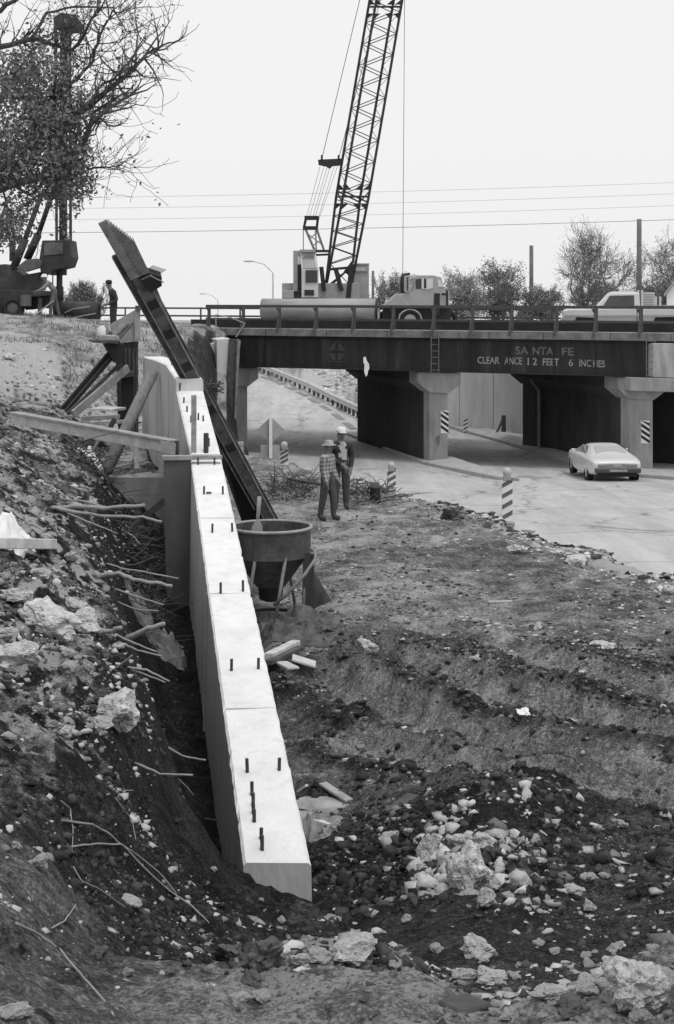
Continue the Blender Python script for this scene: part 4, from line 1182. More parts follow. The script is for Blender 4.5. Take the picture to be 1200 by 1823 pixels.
# ------------------------------------------------------------------ casing pipe on the deck
pd = 66.3
pz = (HY - 551) / F * (pd + .4) + ZC
cp_ = thing('casing_pipe', 'large steel casing pipe lying on the bridge deck below the crane', 'pipe')
CSG = mat('casing_steel', .34, .3, 1.2, .7, .1, 10, stretch=(.4, 1, 1), spots=.6, spotv=.2, spotscale=1.2)
Mx = Matrix.Rotation(math.radians(90), 3, 'Y') 
Mr = Matrix.Rotation(math.radians(-10), 3, 'Z') @ Mx
x0 = (466 - CX) / F * pd
m = MB(); L = (676 - 466) / F * pd
m.lathe([(.50, 0), (.50, L), (.475, L), (.475, 0)], (x0, pd + .4, pz), 32, Mr, closed=True)
part('tube', m, CSG, cp_, smooth=True)
m = MB(); e0 = Vector((x0, pd + .4, pz)) + Mr @ Vector((0, 0, L - .4))
m.lathe([(.01, 0), (.474, 0), (.474, .02), (.01, .02)], e0, 32, Mr)
part('dark_mouth', m, BLACK, cp_)
part('end_band', MB().lathe([(.505, L - .06), (.53, L - .06), (.53, L + .03), (.505, L + .03)], (x0, pd + .4, pz), 32, Mr, closed=True), BLK, cp_)
for t0 in (.25, .8):
    c = Vector((x0, pd + .4, pz)) + Mr @ Vector((0, 0, L * t0)); c.z = (DECK + pz - .5) / 2
    part('chock', MB().box(c, (.3, 1.2, pz - .5 - DECK)), WOODD, cp_)

# ------------------------------------------------------------------ wheels
def wheel_parts(parent, loc, r, wdt, axis_rot, hub=.55, hubm=None):
    Mw = Matrix.Rotation(axis_rot, 3, 'Z') @ Matrix.Rotation(math.radians(90), 3, 'X')
    wh = part('wheel', MB().lathe([(r * .6, -wdt / 2), (r * .93, -wdt / 2), (r, -wdt / 2 + wdt * .15), (r, wdt / 2 - wdt * .15), (r * .93, wdt / 2), (r * .6, wdt / 2)], loc, 24, Mw, closed=True), BLACK, parent, smooth=True)
    part('rim', MB().lathe([(.01, -wdt * .42), (r * hub * .5, -wdt * .45), (r * .62, -wdt * .4), (r * .62, wdt * .4), (r * hub * .5, wdt * .45), (.01, wdt * .42)], loc, 20, Mw), hubm or GREYP, wh, smooth=True)
    return wh
# ------------------------------------------------------------------ cab-over carrier truck on the deck
tk = thing('carrier_truck', 'pale cab-over truck standing on the bridge deck right of the pipe', 'truck')
td = 66.0
TKP = mat('truck_paint', .36, .15, 2, .55, spots=.4, spotv=.25, spotscale=2)
def tbox(pts, d0, d1, name, mm, parent=tk, bev=.02):
    m = MB(); m.prism([P(x, y, d0) for x, y in pts], Vector((0, d1 - d0, 0)))
    return part(name, m, mm, parent, bevel=bev)
body = tbox([(683, 545), (705, 524), (740, 520), (800, 518), (800, 545)], td, td + 2.3, 'body', TKP)
tbox([(735, 522), (738, 494), (742, 490), (772, 490), (786, 494), (792, 520)], td, td + 2.2, 'cab', TKP)
tbox([(740, 514), (740, 497), (750, 496), (750, 514)], td - .02, td + .02, 'window', glass(), bev=0)
tbox([(751, 514), (751, 496), (771, 496), (771, 513), (762, 515)], td - .03, td + .02, 'window', mat('bright_glass', .6, .1, 2, .1), bev=0)
tbox([(755, 513), (755, 496), (759, 496), (759, 513)], td - .05, td - .031, 'seat_back', BLK, bev=0)
tbox([(780, 511), (779, 497), (784, 499), (791, 511)], td - .03, td + .02, 'windshield', mat('bright_glass', .6, .1, 2, .1), bev=0)
ex = tbox([(720, 520), (720, 491), (731, 490), (731, 520)], td - .1, td + .3, 'exhaust_guard', TKP)
for j in range(6):
    c = P(725.5, 495 + j * 4, td - .12)
    part('hole', MB().bar(c, c + Vector((0, .03, 0)), .045, 8), BLK, ex)
tbox([(719, 491), (719, 487), (729, 485), (731, 488), (728, 491)], td, td + .3, 'rain_cap', BLK)
tbox([(772, 560), (773, 522), (783, 522), (783, 560)], td - .04, td, 'step_recess', BLK, bev=0)
tbox([(786, 526), (786, 522), (796, 522), (796, 526)], td - .3, td - .25, 'mirror_arm', BLK, bev=0)
tbox([(794, 545), (794, 517), (798, 517), (798, 545)], td - .32, td - .25, 'mirror', BLK, bev=.01)
tbox([(683, 575), (683, 546), (803, 546), (803, 575)], td + .3, td + 2.0, 'chassis', BLK)
wheel_parts(tk, P(730, 570, td), .5, .35, 0)
wheel_parts(tk, P(795, 570, td + 1.9), .5, .35, 0)
wheel_parts(tk, P(690, 570, td + 1.9), .5, .35, 0)
part('fender', MB().tube([P(711, 570, td - .1)] + [P(730 + 19 * math.cos(a_), 566 - 14 * math.sin(a_), td - .1) for a_ in np.linspace(math.pi, 0, 9)] + [P(752, 575, td - .1)], .06, 6), GREYP, tk)

# ------------------------------------------------------------------ lofted vehicle bodies
def car_shell(parent, stations, mm, name='body', boxy=False):
    # station: (x, half width at sill, half width at belt, sill z, belt z, roof half width, top z)
    secs = []
    for x, ws, wb, z0, zb, wr, zt in stations:
        h = [(0, z0), (ws * .96, z0), (ws, z0 + .07), (wb * 1.01, (z0 + zb) * .5 + .06), (wb, zb - .03), (wb * .965, zb), (wr, zt - (zt - zb) * .12 - .005), (wr * .85, zt), (wr * .45, zt + .012), (0, zt + .016)]
        sec = [Vector((x, y, z)) for y, z in h] + [Vector((x, -y, z)) for y, z in reversed(h[1:-1])]
        secs.append(sec)
    n = len(secs[0]); m = MB()
    fs = []
    for i in range(len(secs) - 1):
        for j in range(n):
            fs.append((i * n + j, i * n + (j + 1) % n, (i + 1) * n + (j + 1) % n, (i + 1) * n + j))
    fs.append(tuple(range(n - 1, -1, -1))); fs.append(tuple((len(secs) - 1) * n + j for j in range(n)))
    m.add([p for s_ in secs for p in s_], fs)
    o = part(name, m, mm, parent, smooth=not boxy)
    if boxy:
        return o
    sm = o.modifiers.new('round', 'SUBSURF'); sm.levels = 1; sm.render_levels = 2
    return o
CARP = mat('white_car_paint', .62, .03, 2, .22)
cl_ = P(1076, 862, 53.2)
cy = 53.4
cx_ = (1073 - CX) / F * cy
car = thing('sports_coupe', 'white sports coupe seen from behind driving into the underpass', 'car', (cx_, cy, ZC + float(road_z(cy)) + .02), math.radians(90 + 2))
ST = [(-2.42, .70, .72, .46, .74, .66, .77), (-2.38, .80, .83, .40, .80, .74, .84), (-2.05, .87, .88, .32, .85, .78, .91), (-1.55, .90, .92, .27, .89, .74, .965), (-1.1, .9, .92, .25, .90, .64, 1.09),
      (-.65, .9, .91, .22, .90, .58, 1.215), (-.2, .9, .91, .2, .90, .56, 1.255), (.25, .9, .91, .2, .89, .56, 1.24), (.55, .9, .91, .2, .88, .58, 1.15), (1.05, .9, .91, .22, .87, .74, .945),
      (1.5, .9, .91, .25, .86, .74, .9), (2.0, .88, .87, .3, .80, .7, .85), (2.35, .78, .77, .36, .72, .6, .76), (2.45, .62, .6, .44, .66, .5, .69)]
car_shell(car, ST, CARP)
CG = glass('car_glass', .035, .12)
part('rear_window', MB().prism([Vector((-1.42, .56, .995)), Vector((-1.42, -.56, .995)), Vector((-.74, -.48, 1.215)), Vector((-.74, .48, 1.215))], Vector((.0, 0, .012))), mat('painted_sky_glass', .42, .08, 2, .08), car)  # pale tone paints the sky's reflection into the rear glass
for s_ in (-1, 1):
    part('side_window', MB().prism([Vector((-.95, s_ * .79, .93)), Vector((.75, s_ * .81, .92)), Vector((.35, s_ * .62, 1.17)), Vector((-.35, s_ * .61, 1.19))], Vector((0, s_ * .035, .01))), CG, car)
    part('tail_light', MB().prism([Vector((-2.415, s_ * .17, .76)), Vector((-2.415, s_ * .70, .74)), Vector((-2.415, s_ * .66, .64)), Vector((-2.415, s_ * .19, .65))], Vector((-.035, 0, 0))), mat('tail_lens', .2, .15, 30, .3), car, bevel=.005)
    part('mirror', MB().box((.55, s_ * .98, .95), (.1, .14, .09)), CARP, car, bevel=.02)
for x in (-1.37, 1.37):
    for s_ in (-1, 1):
        wheel_parts(car, Vector((x, s_ * .80, .315)), .325, .22, 0, hubm=mat('wheel_rim', .5, .2, 8, .35))
        m = MB()
        m.lathe([(.01, 0), (.385, 0), (.385, .02), (.01, .02)], Vector((x, s_ * .895, .34)), 20, Matrix.Rotation(math.radians(90), 3, 'X'))
        part('wheel_arch', m, BLACK, car)
part('bumper', MB().box((-2.45, 0, .53), (.14, 1.62, .17)), mat('bumper_rubber', .05, .2, 4, .5), car, bevel=.03)
part('licence_plate', MB().box((-2.46, 0, .7), (.03, .32, .13)), GREYP, car, bevel=.004)
part('bumper_plate', MB().box((-2.528, 0, .53), (.02, .62, .07)), GREYP, car, bevel=.004)
part('valance', MB().box((-2.3, 0, .38), (.2, 1.4, .16)), BLACK, car, bevel=.02)

# ------------------------------------------------------------------ pickup on the deck
pu = thing('pickup_truck', 'pale pickup with a headache rack parked behind the bridge railing', 'pickup', ((1108 - CX) / F * 62.5, 62.5, DECK), math.radians(180 - 6))
PUP = mat('pickup_paint', .52, .06, 2, .35)
PUD = mat('pickup_lower_paint', .38, .1, 2, .4)
ST = [(-2.76, .88, .95, .5, 1.0, .9, 1.02), (-2.72, .9, .98, .42, 1.04, .94, 1.05), (-.66, .9, .99, .4, 1.04, .94, 1.05), (-.64, .9, .99, .38, 1.04, .80, 1.68), (-.55, .9, .99, .38, 1.04, .77, 1.74), (.42, .9, .99, .38, 1.04, .76, 1.75), (.58, .9, .99, .38, 1.03, .77, 1.69), (1.12, .9, .99, .38, 1.02, .88, 1.09), (1.2, .9, .99, .38, 1.02, .9, 1.06), (2.3, .9, .98, .42, 1.0, .88, 1.03), (2.46, .88, .95, .45, .95, .84, .97), (2.5, .86, .9, .5, .88, .8, .9)]
car_shell(pu, ST, PUP, boxy=True)
for s_ in (-1, 1):
    part('side_window', MB().prism([Vector((-.42, s_ * .93, 1.1)), Vector((.92, s_ * .93, 1.08)), Vector((.6, s_ * .77, 1.58)), Vector((-.42, s_ * .77, 1.6))], Vector((0, s_ * .03, .005))), mat('pickup_glass', .05, .3, 3, .15), pu)
    part('trim_strip', MB().box((0, s_ * .99, .72), (5, .03, .05)), GREYP, pu)
    part('door_seam', MB().box((-.52, s_ * .992, .8), (.03, .02, .8)), BLK, pu)
    for x in (-1.68, 1.6):
        wheel_parts(pu, Vector((x, s_ * .84, .37)), .37, .24, 0)
        m = MB(); m.lathe([(.01, 0), (.47, 0), (.47, .03), (.01, .03)], Vector((x, s_ * .965, .42)), 20, Matrix.Rotation(math.radians(90), 3, 'X'))
        part('wheel_arch', m, BLACK, pu)
for s_ in (-.8, .8):
    part('rack_post', MB().box((-.75, s_, 1.42), (.09, .09, .82)), PUP, pu)
    part('rack_post', MB().box((-1.5, s_, 1.3), (.09, .09, .5)), PUP, pu)
rk = part('rack_panel', MB().box((-.98, 0, 1.4), (.06, 1.5, .6)), PUP, pu)
for j in range(5):
    part('louvre', MB().box((-1.02, .82, 1.2 + j * .11), (.42, .04, .03)), GREYP, rk)
part('side_guard', MB().box((-1.02, .8, 1.42), (.5, .03, .62)), PUP, pu)
part('bumper', MB().box((2.52, 0, .55), (.12, 1.8, .18)), GREYP, pu, bevel=.02)
part('tool_box', MB().box((-1.9, 0, 1.12), (.9, 1.5, .12)), GREYP, pu)

# ------------------------------------------------------------------ drill rig at the top left
RG = mat('rig_dark_steel', .03, .4, 2, .75, spots=.5, spotv=.07, spotscale=2)
RGL = mat('rig_grey_steel', .09, .4, 2, .75)
dr = thing('drill_rig', 'truck-mounted drilling rig with lattice mast behind the leafy tree', 'drill rig')
D0 = 57.0
def dbox(pts, d0, d1, name, mm, parent=dr, bev=.02):
    m = MB(); m.prism([P(x, y, d0) for x, y in pts], Vector((0, d1 - d0, 0)))
    return part(name, m, mm, parent, bevel=bev)
dbox([(-60, 536), (-60, 516), (50, 516), (90, 519), (90, 526), (45, 530), (40, 538)], D0, D0 + 2.2, 'chassis', RG)
dbox([(-40, 518), (-40, 474), (10, 470), (40, 490), (72, 484), (65, 500), (66, 516), (30, 519)], D0 + .2, D0 + 2, 'engine_deck', RG)
dbox([(28, 477), (45, 463), (66, 460), (75, 466), (72, 476), (45, 484)], D0, D0 + .4, 'hoist_arm', RGL)
dbox([(75, 428), (124, 427), (128, 458), (122, 475), (92, 482), (90, 490), (72, 484), (70, 460)], D0 + .1, D0 + 1.6, 'mast_base', RG)
dbox([(78, 432), (112, 432), (112, 452), (78, 455)], D0 + .05, D0 + .1, 'winch_guard', RGL, bev=.01)
m = MB()
mx0, mx1 = 101, 126
MCH = [(101, 57.4), (126, 57.4), (126, 58.6), (101, 58.6)]
for x, d in MCH:
    m.bar(P(x, 430, d), P(x - 2, 40, d), .06, 5)
ms = part('mast', m, RG, dr)
y = 430; k = 0
while y > 60:
    for (i, j) in ((0, 1), (1, 2), (3, 2), (0, 3)):
        a_, b_ = (i, j) if k % 2 else (j, i)
        part('brace', MB().bar(P(MCH[a_][0], y, MCH[a_][1]), P(MCH[b_][0], y - 22, MCH[b_][1]), .03, 4), RG, ms)
    y -= 22; k += 1
dbox([(98, 50), (96, 30), (108, 22), (134, 26), (138, 36), (134, 48)], D0 + .3, D0 + 1.7, 'crown_block', RG, ms)
part('kelly_bar', MB().bar(P(112, 490, D0 + .8), P(114, 60, D0 + .8), .16, 8), RG, dr)
part('drill_stem', MB().bar(P(106, 480, D0 + .7), P(106, 566, D0 + .7), .12, 8), RG, dr, smooth=True)
part('stem_joint', MB().bar(P(106, 510, D0 + .7), P(106, 535, D0 + .7), .16, 8), RG, dr, smooth=True)
part('hydraulic_ram', MB().bar(P(24, 478, D0 + .3), P(45, 425, D0 + .3), .16, 8).bar(P(45, 425, D0 + .3), P(72, 350, D0 + .5), .1, 8), RG, dr, smooth=True)
part('hydraulic_ram', MB().bar(P(48, 462, D0 + 1.6), P(68, 418, D0 + 1.6), .16, 8).bar(P(68, 418, D0 + 1.6), P(95, 340, D0 + 1.2), .1, 8), RG, dr, smooth=True)
part('vertical_post', MB().bar(P(22, 465, D0 + .5), P(22, 430, D0 + .5), .12, 8), RG, dr)
part('cable', MB().bar(P(94, 482, D0 + .5), P(94, 520, D0 + .5), .025, 4), ROPE, dr)
part('fuel_tank', MB().bar(P(46, 545, D0 - .1), P(46, 525, D0 - .1), .22, 12), RGL, dr)
wheel_parts(dr, P(24, 549, D0), .42, .4, 0, hubm=RGL)
wheel_parts(dr, P(-10, 549, D0), .42, .4, 0, hubm=RGL)
dbox([(40, 526), (90, 524), (90, 545), (45, 552)], D0 + .4, D0 + 1.8, 'jack_frame', RG)
part('jack_leg', MB().beam(P(72, 530, D0 + .2), P(70, 566, D0 + .2), .14, .14, up=(0, 1, 0)), RGL, dr)
au = thing('dark_barrel', 'dark curved steel trough behind the drill rig worker', 'trough')
m = MB(); c = P(137, 558, 60); 
m.lathe([(.4, -.9), (.5, -.9), (.5, .9), (.4, .9)], c, 18, Matrix.Rotation(math.radians(90), 3, 'Y'), closed=True)
part('trough', m, RG, au, smooth=True)
part('pole', MB().tube([P(115, 557, 59.3), P(130, 550, 59.3), P(160, 546, 59.3)], .03, 6), WOOD, au)
part('pole', MB().tube([P(117, 569, 59.2), P(140, 564, 59.2), P(170, 558, 59.2)], .035, 6), WOOD, au)

# ------------------------------------------------------------------ people
CAPW = mat('white_cap_cloth', .7, .1, 20, .9)
DENIM = mat('worn_denim', .065, .35, 14, .9)
JACKET = mat('dark_jacket', .03, .4, 10, .9)
SHIRTP = mat('pale_shirt', .42, .2, 12, .9)
BOOT = mat('work_boots', .05, .3, 10, .8)
HAIR = mat('dark_hair', .015, .3, 20, .8)
def plaid_material():
    m = bpy.data.materials.new('plaid_shirt'); m.use_nodes = True
    t = m.node_tree; b = t.nodes['Principled BSDF']; b.inputs['Roughness'].default_value = .9
    tc = t.nodes.new('ShaderNodeTexCoord')
    outs = []
    for ax_ in ('X', 'Z'):
        wv = t.nodes.new('ShaderNodeTexWave'); wv.bands_direction = ax_; wv.inputs['Scale'].default_value = 3.6; wv.inputs['Distortion'].default_value = 1.2
        t.links.new(tc.outputs['Object'], wv.inputs['Vector']); outs.append(wv.outputs['Fac'])
    ad = t.nodes.new('ShaderNodeMath'); ad.operation = 'ADD'
    t.links.new(outs[0], ad.inputs[0]); t.links.new(outs[1], ad.inputs[1])
    mr_ = t.nodes.new('ShaderNodeMapRange'); mr_.inputs['From Max'].default_value = 2; mr_.inputs['To Min'].default_value = .08; mr_.inputs['To Max'].default_value = .42
    t.links.new(ad.outputs[0], mr_.inputs['Value']); t.links.new(mr_.outputs[0], b.inputs['Base Color'])
    return m
PLAID = plaid_material()
def person(label, loc, rz, J, mats_, H=1.75, group=None, hat=None, name='person'):
    """J: joints in a frame facing -Y (local), metres for a 1.75 m body; one continuous skinned body."""
    t = thing(name, label, 'person', loc, rz, group)
    bm = bmesh.new(); lay = bm.verts.layers.skin.verify()
    V = {}
    rad = dict(pelvis=(.19, .145), waist=(.185, .14), chest=(.2, .15), shoulders=(.15, .115), neck=(.07, .07), chin=(.08, .088), head=(.09, .105), crown=(.07, .085),
               sl=(.095, .095), sr=(.095, .095), el=(.07, .07), er=(.07, .07), wl=(.05, .05), wr=(.05, .05), pl=(.05, .03), pr=(.05, .03),
               hl=(.115, .12), hr=(.115, .12), kl=(.085, .09), kr=(.085, .09), al=(.064, .068), ar=(.064, .068), tl=(.06, .045), tr=(.06, .045))
    for k_, p in J.items():
        v = bm.verts.new(Vector(p)); v[lay].radius = rad.get(k_, (.03, .03)); V[k_] = v
    V['pelvis'][lay].use_root = True
    E = [('pelvis', 'waist'), ('waist', 'chest'), ('chest', 'shoulders'), ('shoulders', 'neck'), ('neck', 'chin'), ('chin', 'head'), ('head', 'crown'),
         ('shoulders', 'sl'), ('shoulders', 'sr'), ('sl', 'el'), ('sr', 'er'), ('el', 'wl'), ('er', 'wr'), ('wl', 'pl'), ('wr', 'pr'),
         ('pelvis', 'hl'), ('pelvis', 'hr'), ('hl', 'kl'), ('hr', 'kr'), ('kl', 'al'), ('kr', 'ar'), ('al', 'tl'), ('ar', 'tr')]
    for a_, b_ in E:
        bm.edges.new((V[a_], V[b_]))
    # fingers: five short chains rooted in each palm, nose and brow on the head
    for pm_, wm in (('pl', 'wl'), ('pr', 'wr')):
        p = Vector(J[pm_]); w_ = Vector(J[wm]); f_ = (p - w_).normalized()
        s_ = f_.orthogonal().normalized()
        for i, (o_, ln) in enumerate(((-.03, .06), (-.01, .075), (.01, .08), (.03, .065))):
            a_ = bm.verts.new(p + f_ * .03 + s_ * o_); b_ = bm.verts.new(p + f_ * (.03 + ln) + s_ * o_ * 1.2 + Vector((0, -.015, 0)))
            a_[lay].radius = (.0105, .0105); b_[lay].radius = (.009, .009)
            bm.edges.new((V[pm_], a_)); bm.edges.new((a_, b_))
        a_ = bm.verts.new(p - s_ * .045); b_ = bm.verts.new(p - s_ * .065 + f_ * .04)
        a_[lay].radius = (.012, .012); b_[lay].radius = (.01, .01)
        bm.edges.new((V[pm_], a_)); bm.edges.new((a_, b_))
    hd = Vector(J['head']); ch = Vector(J['chin'])
    fw = Vector(J.get('_f', (0, -1, 0)))
    me = bpy.data.meshes.new('body'); bm.to_mesh(me); bm.free()
    o = bpy.data.objects.new('body', me); COL.objects.link(o)
    o.modifiers.new('skin', 'SKIN').use_smooth_shade = True
    o.modifiers['skin'].branch_smoothing = .4
    ss = o.modifiers.new('s', 'SUBSURF'); ss.levels = 2; ss.render_levels = 2
    me2 = bpy.data.meshes.new_from_object(o.evaluated_get(bpy.context.evaluated_depsgraph_get()))
    bpy.data.objects.remove(o)
    me2.name = 'body'
    me2.materials.clear()
    for mm in mats_['list']:
        me2.materials.append(mm)
    names = [k_ for k_ in J if not k_.startswith('_')]
    # clothing regions follow the nearest bone
    reg = {'pelvis-waist': 'p', 'waist-chest': 't', 'chest-shoulders': 't', 'shoulders-neck': 't', 'neck-chin': 's', 'chin-head': 's', 'head-crown': 'h', 'shoulders-sl': 't', 'shoulders-sr': 't',
           'sl-el': 'a', 'sr-er': 'a', 'el-wl': 'a', 'er-wr': 'a', 'wl-pl': 's', 'wr-pr': 's', 'pelvis-hl': 'p', 'pelvis-hr': 'p', 'hl-kl': 'p', 'hr-kr': 'p', 'kl-al': 'p', 'kr-ar': 'p', 'al-tl': 'b', 'ar-tr': 'b'}
    segs = [(Vector(J[a_]), Vector(J[b_]), reg[a_ + '-' + b_]) for a_, b_ in E]
    sm_ = mats_['map']
    for pg in me2.polygons:
        c = pg.center
        best, bk = 1e9, 't'
        for a_, b_, k_ in segs:
            d_ = b_ - a_; u = max(0, min(1, (c - a_).dot(d_) / d_.length_squared))
            q = (c - a_ - d_ * u).length
            if q < best: best, bk = q, k_
        if bk == 'h' and (c - hd).dot(fw) > .045: bk = 's'
        if bk == 't' and 'v' in sm_ and (c - Vector(J['chest'])).dot(fw) > .07 and abs((c - Vector(J['chest'])).cross(fw).z) < .07: bk = 'v'
        pg.material_index = sm_[bk]
        pg.use_smooth = True
    ob = bpy.data.objects.new('body', me2); COL.objects.link(ob); ob.parent = t
    side = Vector((-fw.y, fw.x, 0))
    m = MB()
    m.bar(hd + fw * .085 + Vector((0, 0, .0)), hd + fw * .118 + Vector((0, 0, -.045)), .012, 6, .02)
    part('nose', m, SKIN, t, smooth=True)
    for s_ in (-1, 1):
        part('ear', MB().lathe([(.002, -.012), (.02, -.01), (.024, .0), (.02, .01), (.002, .012)], hd + side * s_ * .085 + Vector((0, 0, -.02)), 8, Matrix.Rotation(math.radians(90), 3, 'Y') @ Matrix.Scale(1.4, 3, (1, 0, 0))), SKIN, t, smooth=True)
        part('eye', MB().box(hd + fw * .088 + side * s_ * .032 + Vector((0, 0, .0)), (.022, .022, .01)), HAIR, t)
    part('mouth', MB().box(hd + fw * .085 + Vector((0, 0, -.085)), (.03, .03, .008)), HAIR, t)
    if hat:
        kind, mm = hat
        c = hd + Vector((0, 0, .035))
        if kind == 'cap':
            part('cap', MB().lathe([(.105, 0), (.108, .04), (.1, .09), (.06, .118), (.005, .122)], c, 16), mm, t, smooth=True)
            part('visor', MB().prism([c + fw * .08 + side * .08, c + fw * .19 + side * .055, c + fw * .19 - side * .055, c + fw * .08 - side * .08], Vector((0, 0, .012))), mm, t)
        elif kind == 'brim':
            part('hat', MB().lathe([(.17, -.01), (.165, .005), (.108, .012), (.1, .08), (.06, .105), (.005, .11)], c, 18), mm, t, smooth=True)
        elif kind == 'helmet':
            part('hard_hat', MB().lathe([(.145, 0), (.14, .012), (.118, .015), (.115, .07), (.07, .12), (.005, .13)], c, 18), mm, t, smooth=True)
    return t
def stand(**kw):
    J = dict(pelvis=(0, 0, .95), waist=(0, 0, 1.1), chest=(0, 0, 1.28), shoulders=(0, .0, 1.42), neck=(0, -.01, 1.49), chin=(0, -.03, 1.56), head=(0, -.03, 1.63), crown=(0, -.02, 1.70),
             sl=(.19, .0, 1.40), sr=(-.19, .0, 1.40), el=(.25, .03, 1.12), er=(-.25, .03, 1.12), wl=(.27, -.05, .87), wr=(-.27, -.05, .87), pl=(.27, -.07, .79), pr=(-.27, -.07, .79),
             hl=(.095, 0, .90), hr=(-.095, 0, .90), kl=(.11, -.01, .49), kr=(-.11, -.01, .49), al=(.12, .02, .085), ar=(-.12, .02, .085), tl=(.13, -.15, .045), tr=(-.13, -.15, .045))
    J.update(kw)
    return J
M_plaid = dict(list=[PLAID, DENIM, SKIN, HAIR, BOOT], map=dict(t=0, a=0, p=1, s=2, h=3, b=4))
M_jack = dict(list=[JACKET, DENIM, SKIN, HAIR, BOOT, SHIRTP], map=dict(t=0, a=0, p=1, s=2, h=3, b=4, v=5))
g1 = ground_at(581, 928); g1 = Vector(((583 - CX) / F * 30.4, 30.4, 0)); g1.z = gz(g1.x, g1.y) - .02
# man in plaid: turned to the right, arms hanging
J = stand(_f=(0, -1, 0), el=(.2, -.02, 1.12), wl=(.18, -.16, .9), pl=(.17, -.2, .83), kl=(.1, -.1, .5), al=(.11, -.09, .085), tl=(.12, -.26, .045), ar=(-.1, .14, .085), tr=(-.11, -.03, .045), kr=(-.1, .05, .5), er=(-.2, .02, 1.12), wr=(-.2, -.08, .88), pr=(-.2, -.1, .8))
person('man in plaid shirt and floppy hat standing sideways beside the road', g1, math.radians(62), J, M_plaid, hat=('brim', mat('floppy_hat', .3, .5, 16, .9))).scale = (.95, .95, .95)
g2 = Vector(((607 - CX) / F * 31.5, 31.5, 0)); g2.z = gz(g2.x, g2.y)
J = stand(_f=(.2, -.98, 0), er=(-.23, .0, 1.13), wr=(-.02, -.2, 1.0), pr=(.06, -.22, .95), el=(.24, .03, 1.12), wl=(.2, -.1, .9), pl=(.18, -.14, .83))
person('man in white cap and dark jacket facing the camera beside the road', g2, math.radians(8), J, M_jack, hat=('cap', CAPW)).scale = (1.0, 1.0, 1.0)
# workers on the bank
M_dark = dict(list=[JACKET, JACKET, SKIN, HAIR, BOOT], map=dict(t=0, a=0, p=1, s=2, h=3, b=4))
M_lt = dict(list=[mat('grey_work_shirt', .2, .3, 8, .9), mat('grey_trousers', .1, .3, 8, .9), SKIN, HAIR, BOOT], map=dict(t=0, a=0, p=1, s=2, h=3, b=4))
d3 = 52.0
g3 = P(202, 590, d3)
J = stand(chest=(0, -.02, 1.28), shoulders=(0, -.05, 1.42), neck=(0, -.1, 1.48), chin=(0, -.14, 1.54), head=(0, -.15, 1.61), crown=(0, -.14, 1.68), sl=(.2, -.04, 1.38), sr=(-.2, -.04, 1.38), el=(.24, .06, 1.12), wl=(.16, -.14, 1.0), pl=(.1, -.2, .98), er=(-.24, .06, 1.12), wr=(-.16, -.14, 1.0), pr=(-.1, -.2, .98))
person('worker in dark coat standing above the tall form panel', Vector((g3.x, d3, gz(g3.x, d3) - .05)), math.radians(-70), J, M_dark, hat=('cap', HAIR)).scale = (1.12, 1.12, 1.12)
g4 = P(212, 600, 49.0)
J = stand(pelvis=(0, .1, .32), hl=(.1, .08, .3), hr=(-.1, .08, .3), kl=(.12, -.26, .46), kr=(-.12, -.26, .46), al=(.12, -.1, .085), ar=(-.12, -.1, .085), tl=(.13, -.25, .045), tr=(-.13, -.25, .045), waist=(0, .06, .46), chest=(0, -.06, .62), shoulders=(0, -.14, .74), neck=(0, -.2, .78), chin=(0, -.27, .8), head=(0, -.3, .86), crown=(0, -.3, .93),
          sl=(.19, -.14, .72), sr=(-.19, -.14, .72), el=(.22, -.3, .55), er=(-.22, -.3, .55), wl=(.15, -.45, .45), wr=(-.15, -.45, .45), pl=(.13, -.5, .42), pr=(-.13, -.5, .42))
person('worker in dark clothes crouching behind the work platform', Vector((g4.x, 49.0, gz(g4.x, 49.0))), math.radians(100), J, M_dark, hat=('cap', HAIR))
g5 = P(97, 572, 56.0)
J = stand(waist=(0, -.02, 1.1), chest=(0, -.14, 1.26), shoulders=(0, -.24, 1.37), neck=(0, -.3, 1.42), chin=(0, -.36, 1.47), head=(0, -.38, 1.54), crown=(0, -.38, 1.61), sl=(.19, -.22, 1.36), sr=(-.19, -.22, 1.36), el=(.2, -.42, 1.15), er=(-.2, -.42, 1.15), wl=(.1, -.62, 1.05), wr=(-.1, -.62, 1.0), pl=(.08, -.69, 1.03), pr=(-.08, -.69, .97), al=(.12, -.16, .085), tl=(.13, -.33, .045), ar=(-.12, .2, .085), tr=(-.13, .03, .045), kl=(.11, -.14, .5), kr=(-.11, .08, .5))
person('worker in pale clothes and hard hat leaning into the drill stem', Vector((g5.x, 56.0, gz(g5.x, 56.0))), math.radians(-75), J, M_lt, hat=('helmet', CAPW))
tag(MB().bar(P(60, 563, 55.6), P(96, 535, 55.8), .03, 6).obj('pry_bar', WOOD), 'long pole held low by the worker at the drill rig', 'pole')
# water jug on the platform
jg = thing('water_jug', 'white water jug on the work platform', 'jug', P(181, 598, 35.6))
jg.scale = (.62, .62, .62)
part('jug_body', MB().lathe([(.14, 0), (.16, .05), (.16, .3), (.1, .38), (.1, .44)], n=16), WHITE, jg, smooth=True)
part('jug_lid', MB().lathe([(.11, .44), (.11, .5), (.04, .52)], n=14), GREYP, jg, smooth=True)

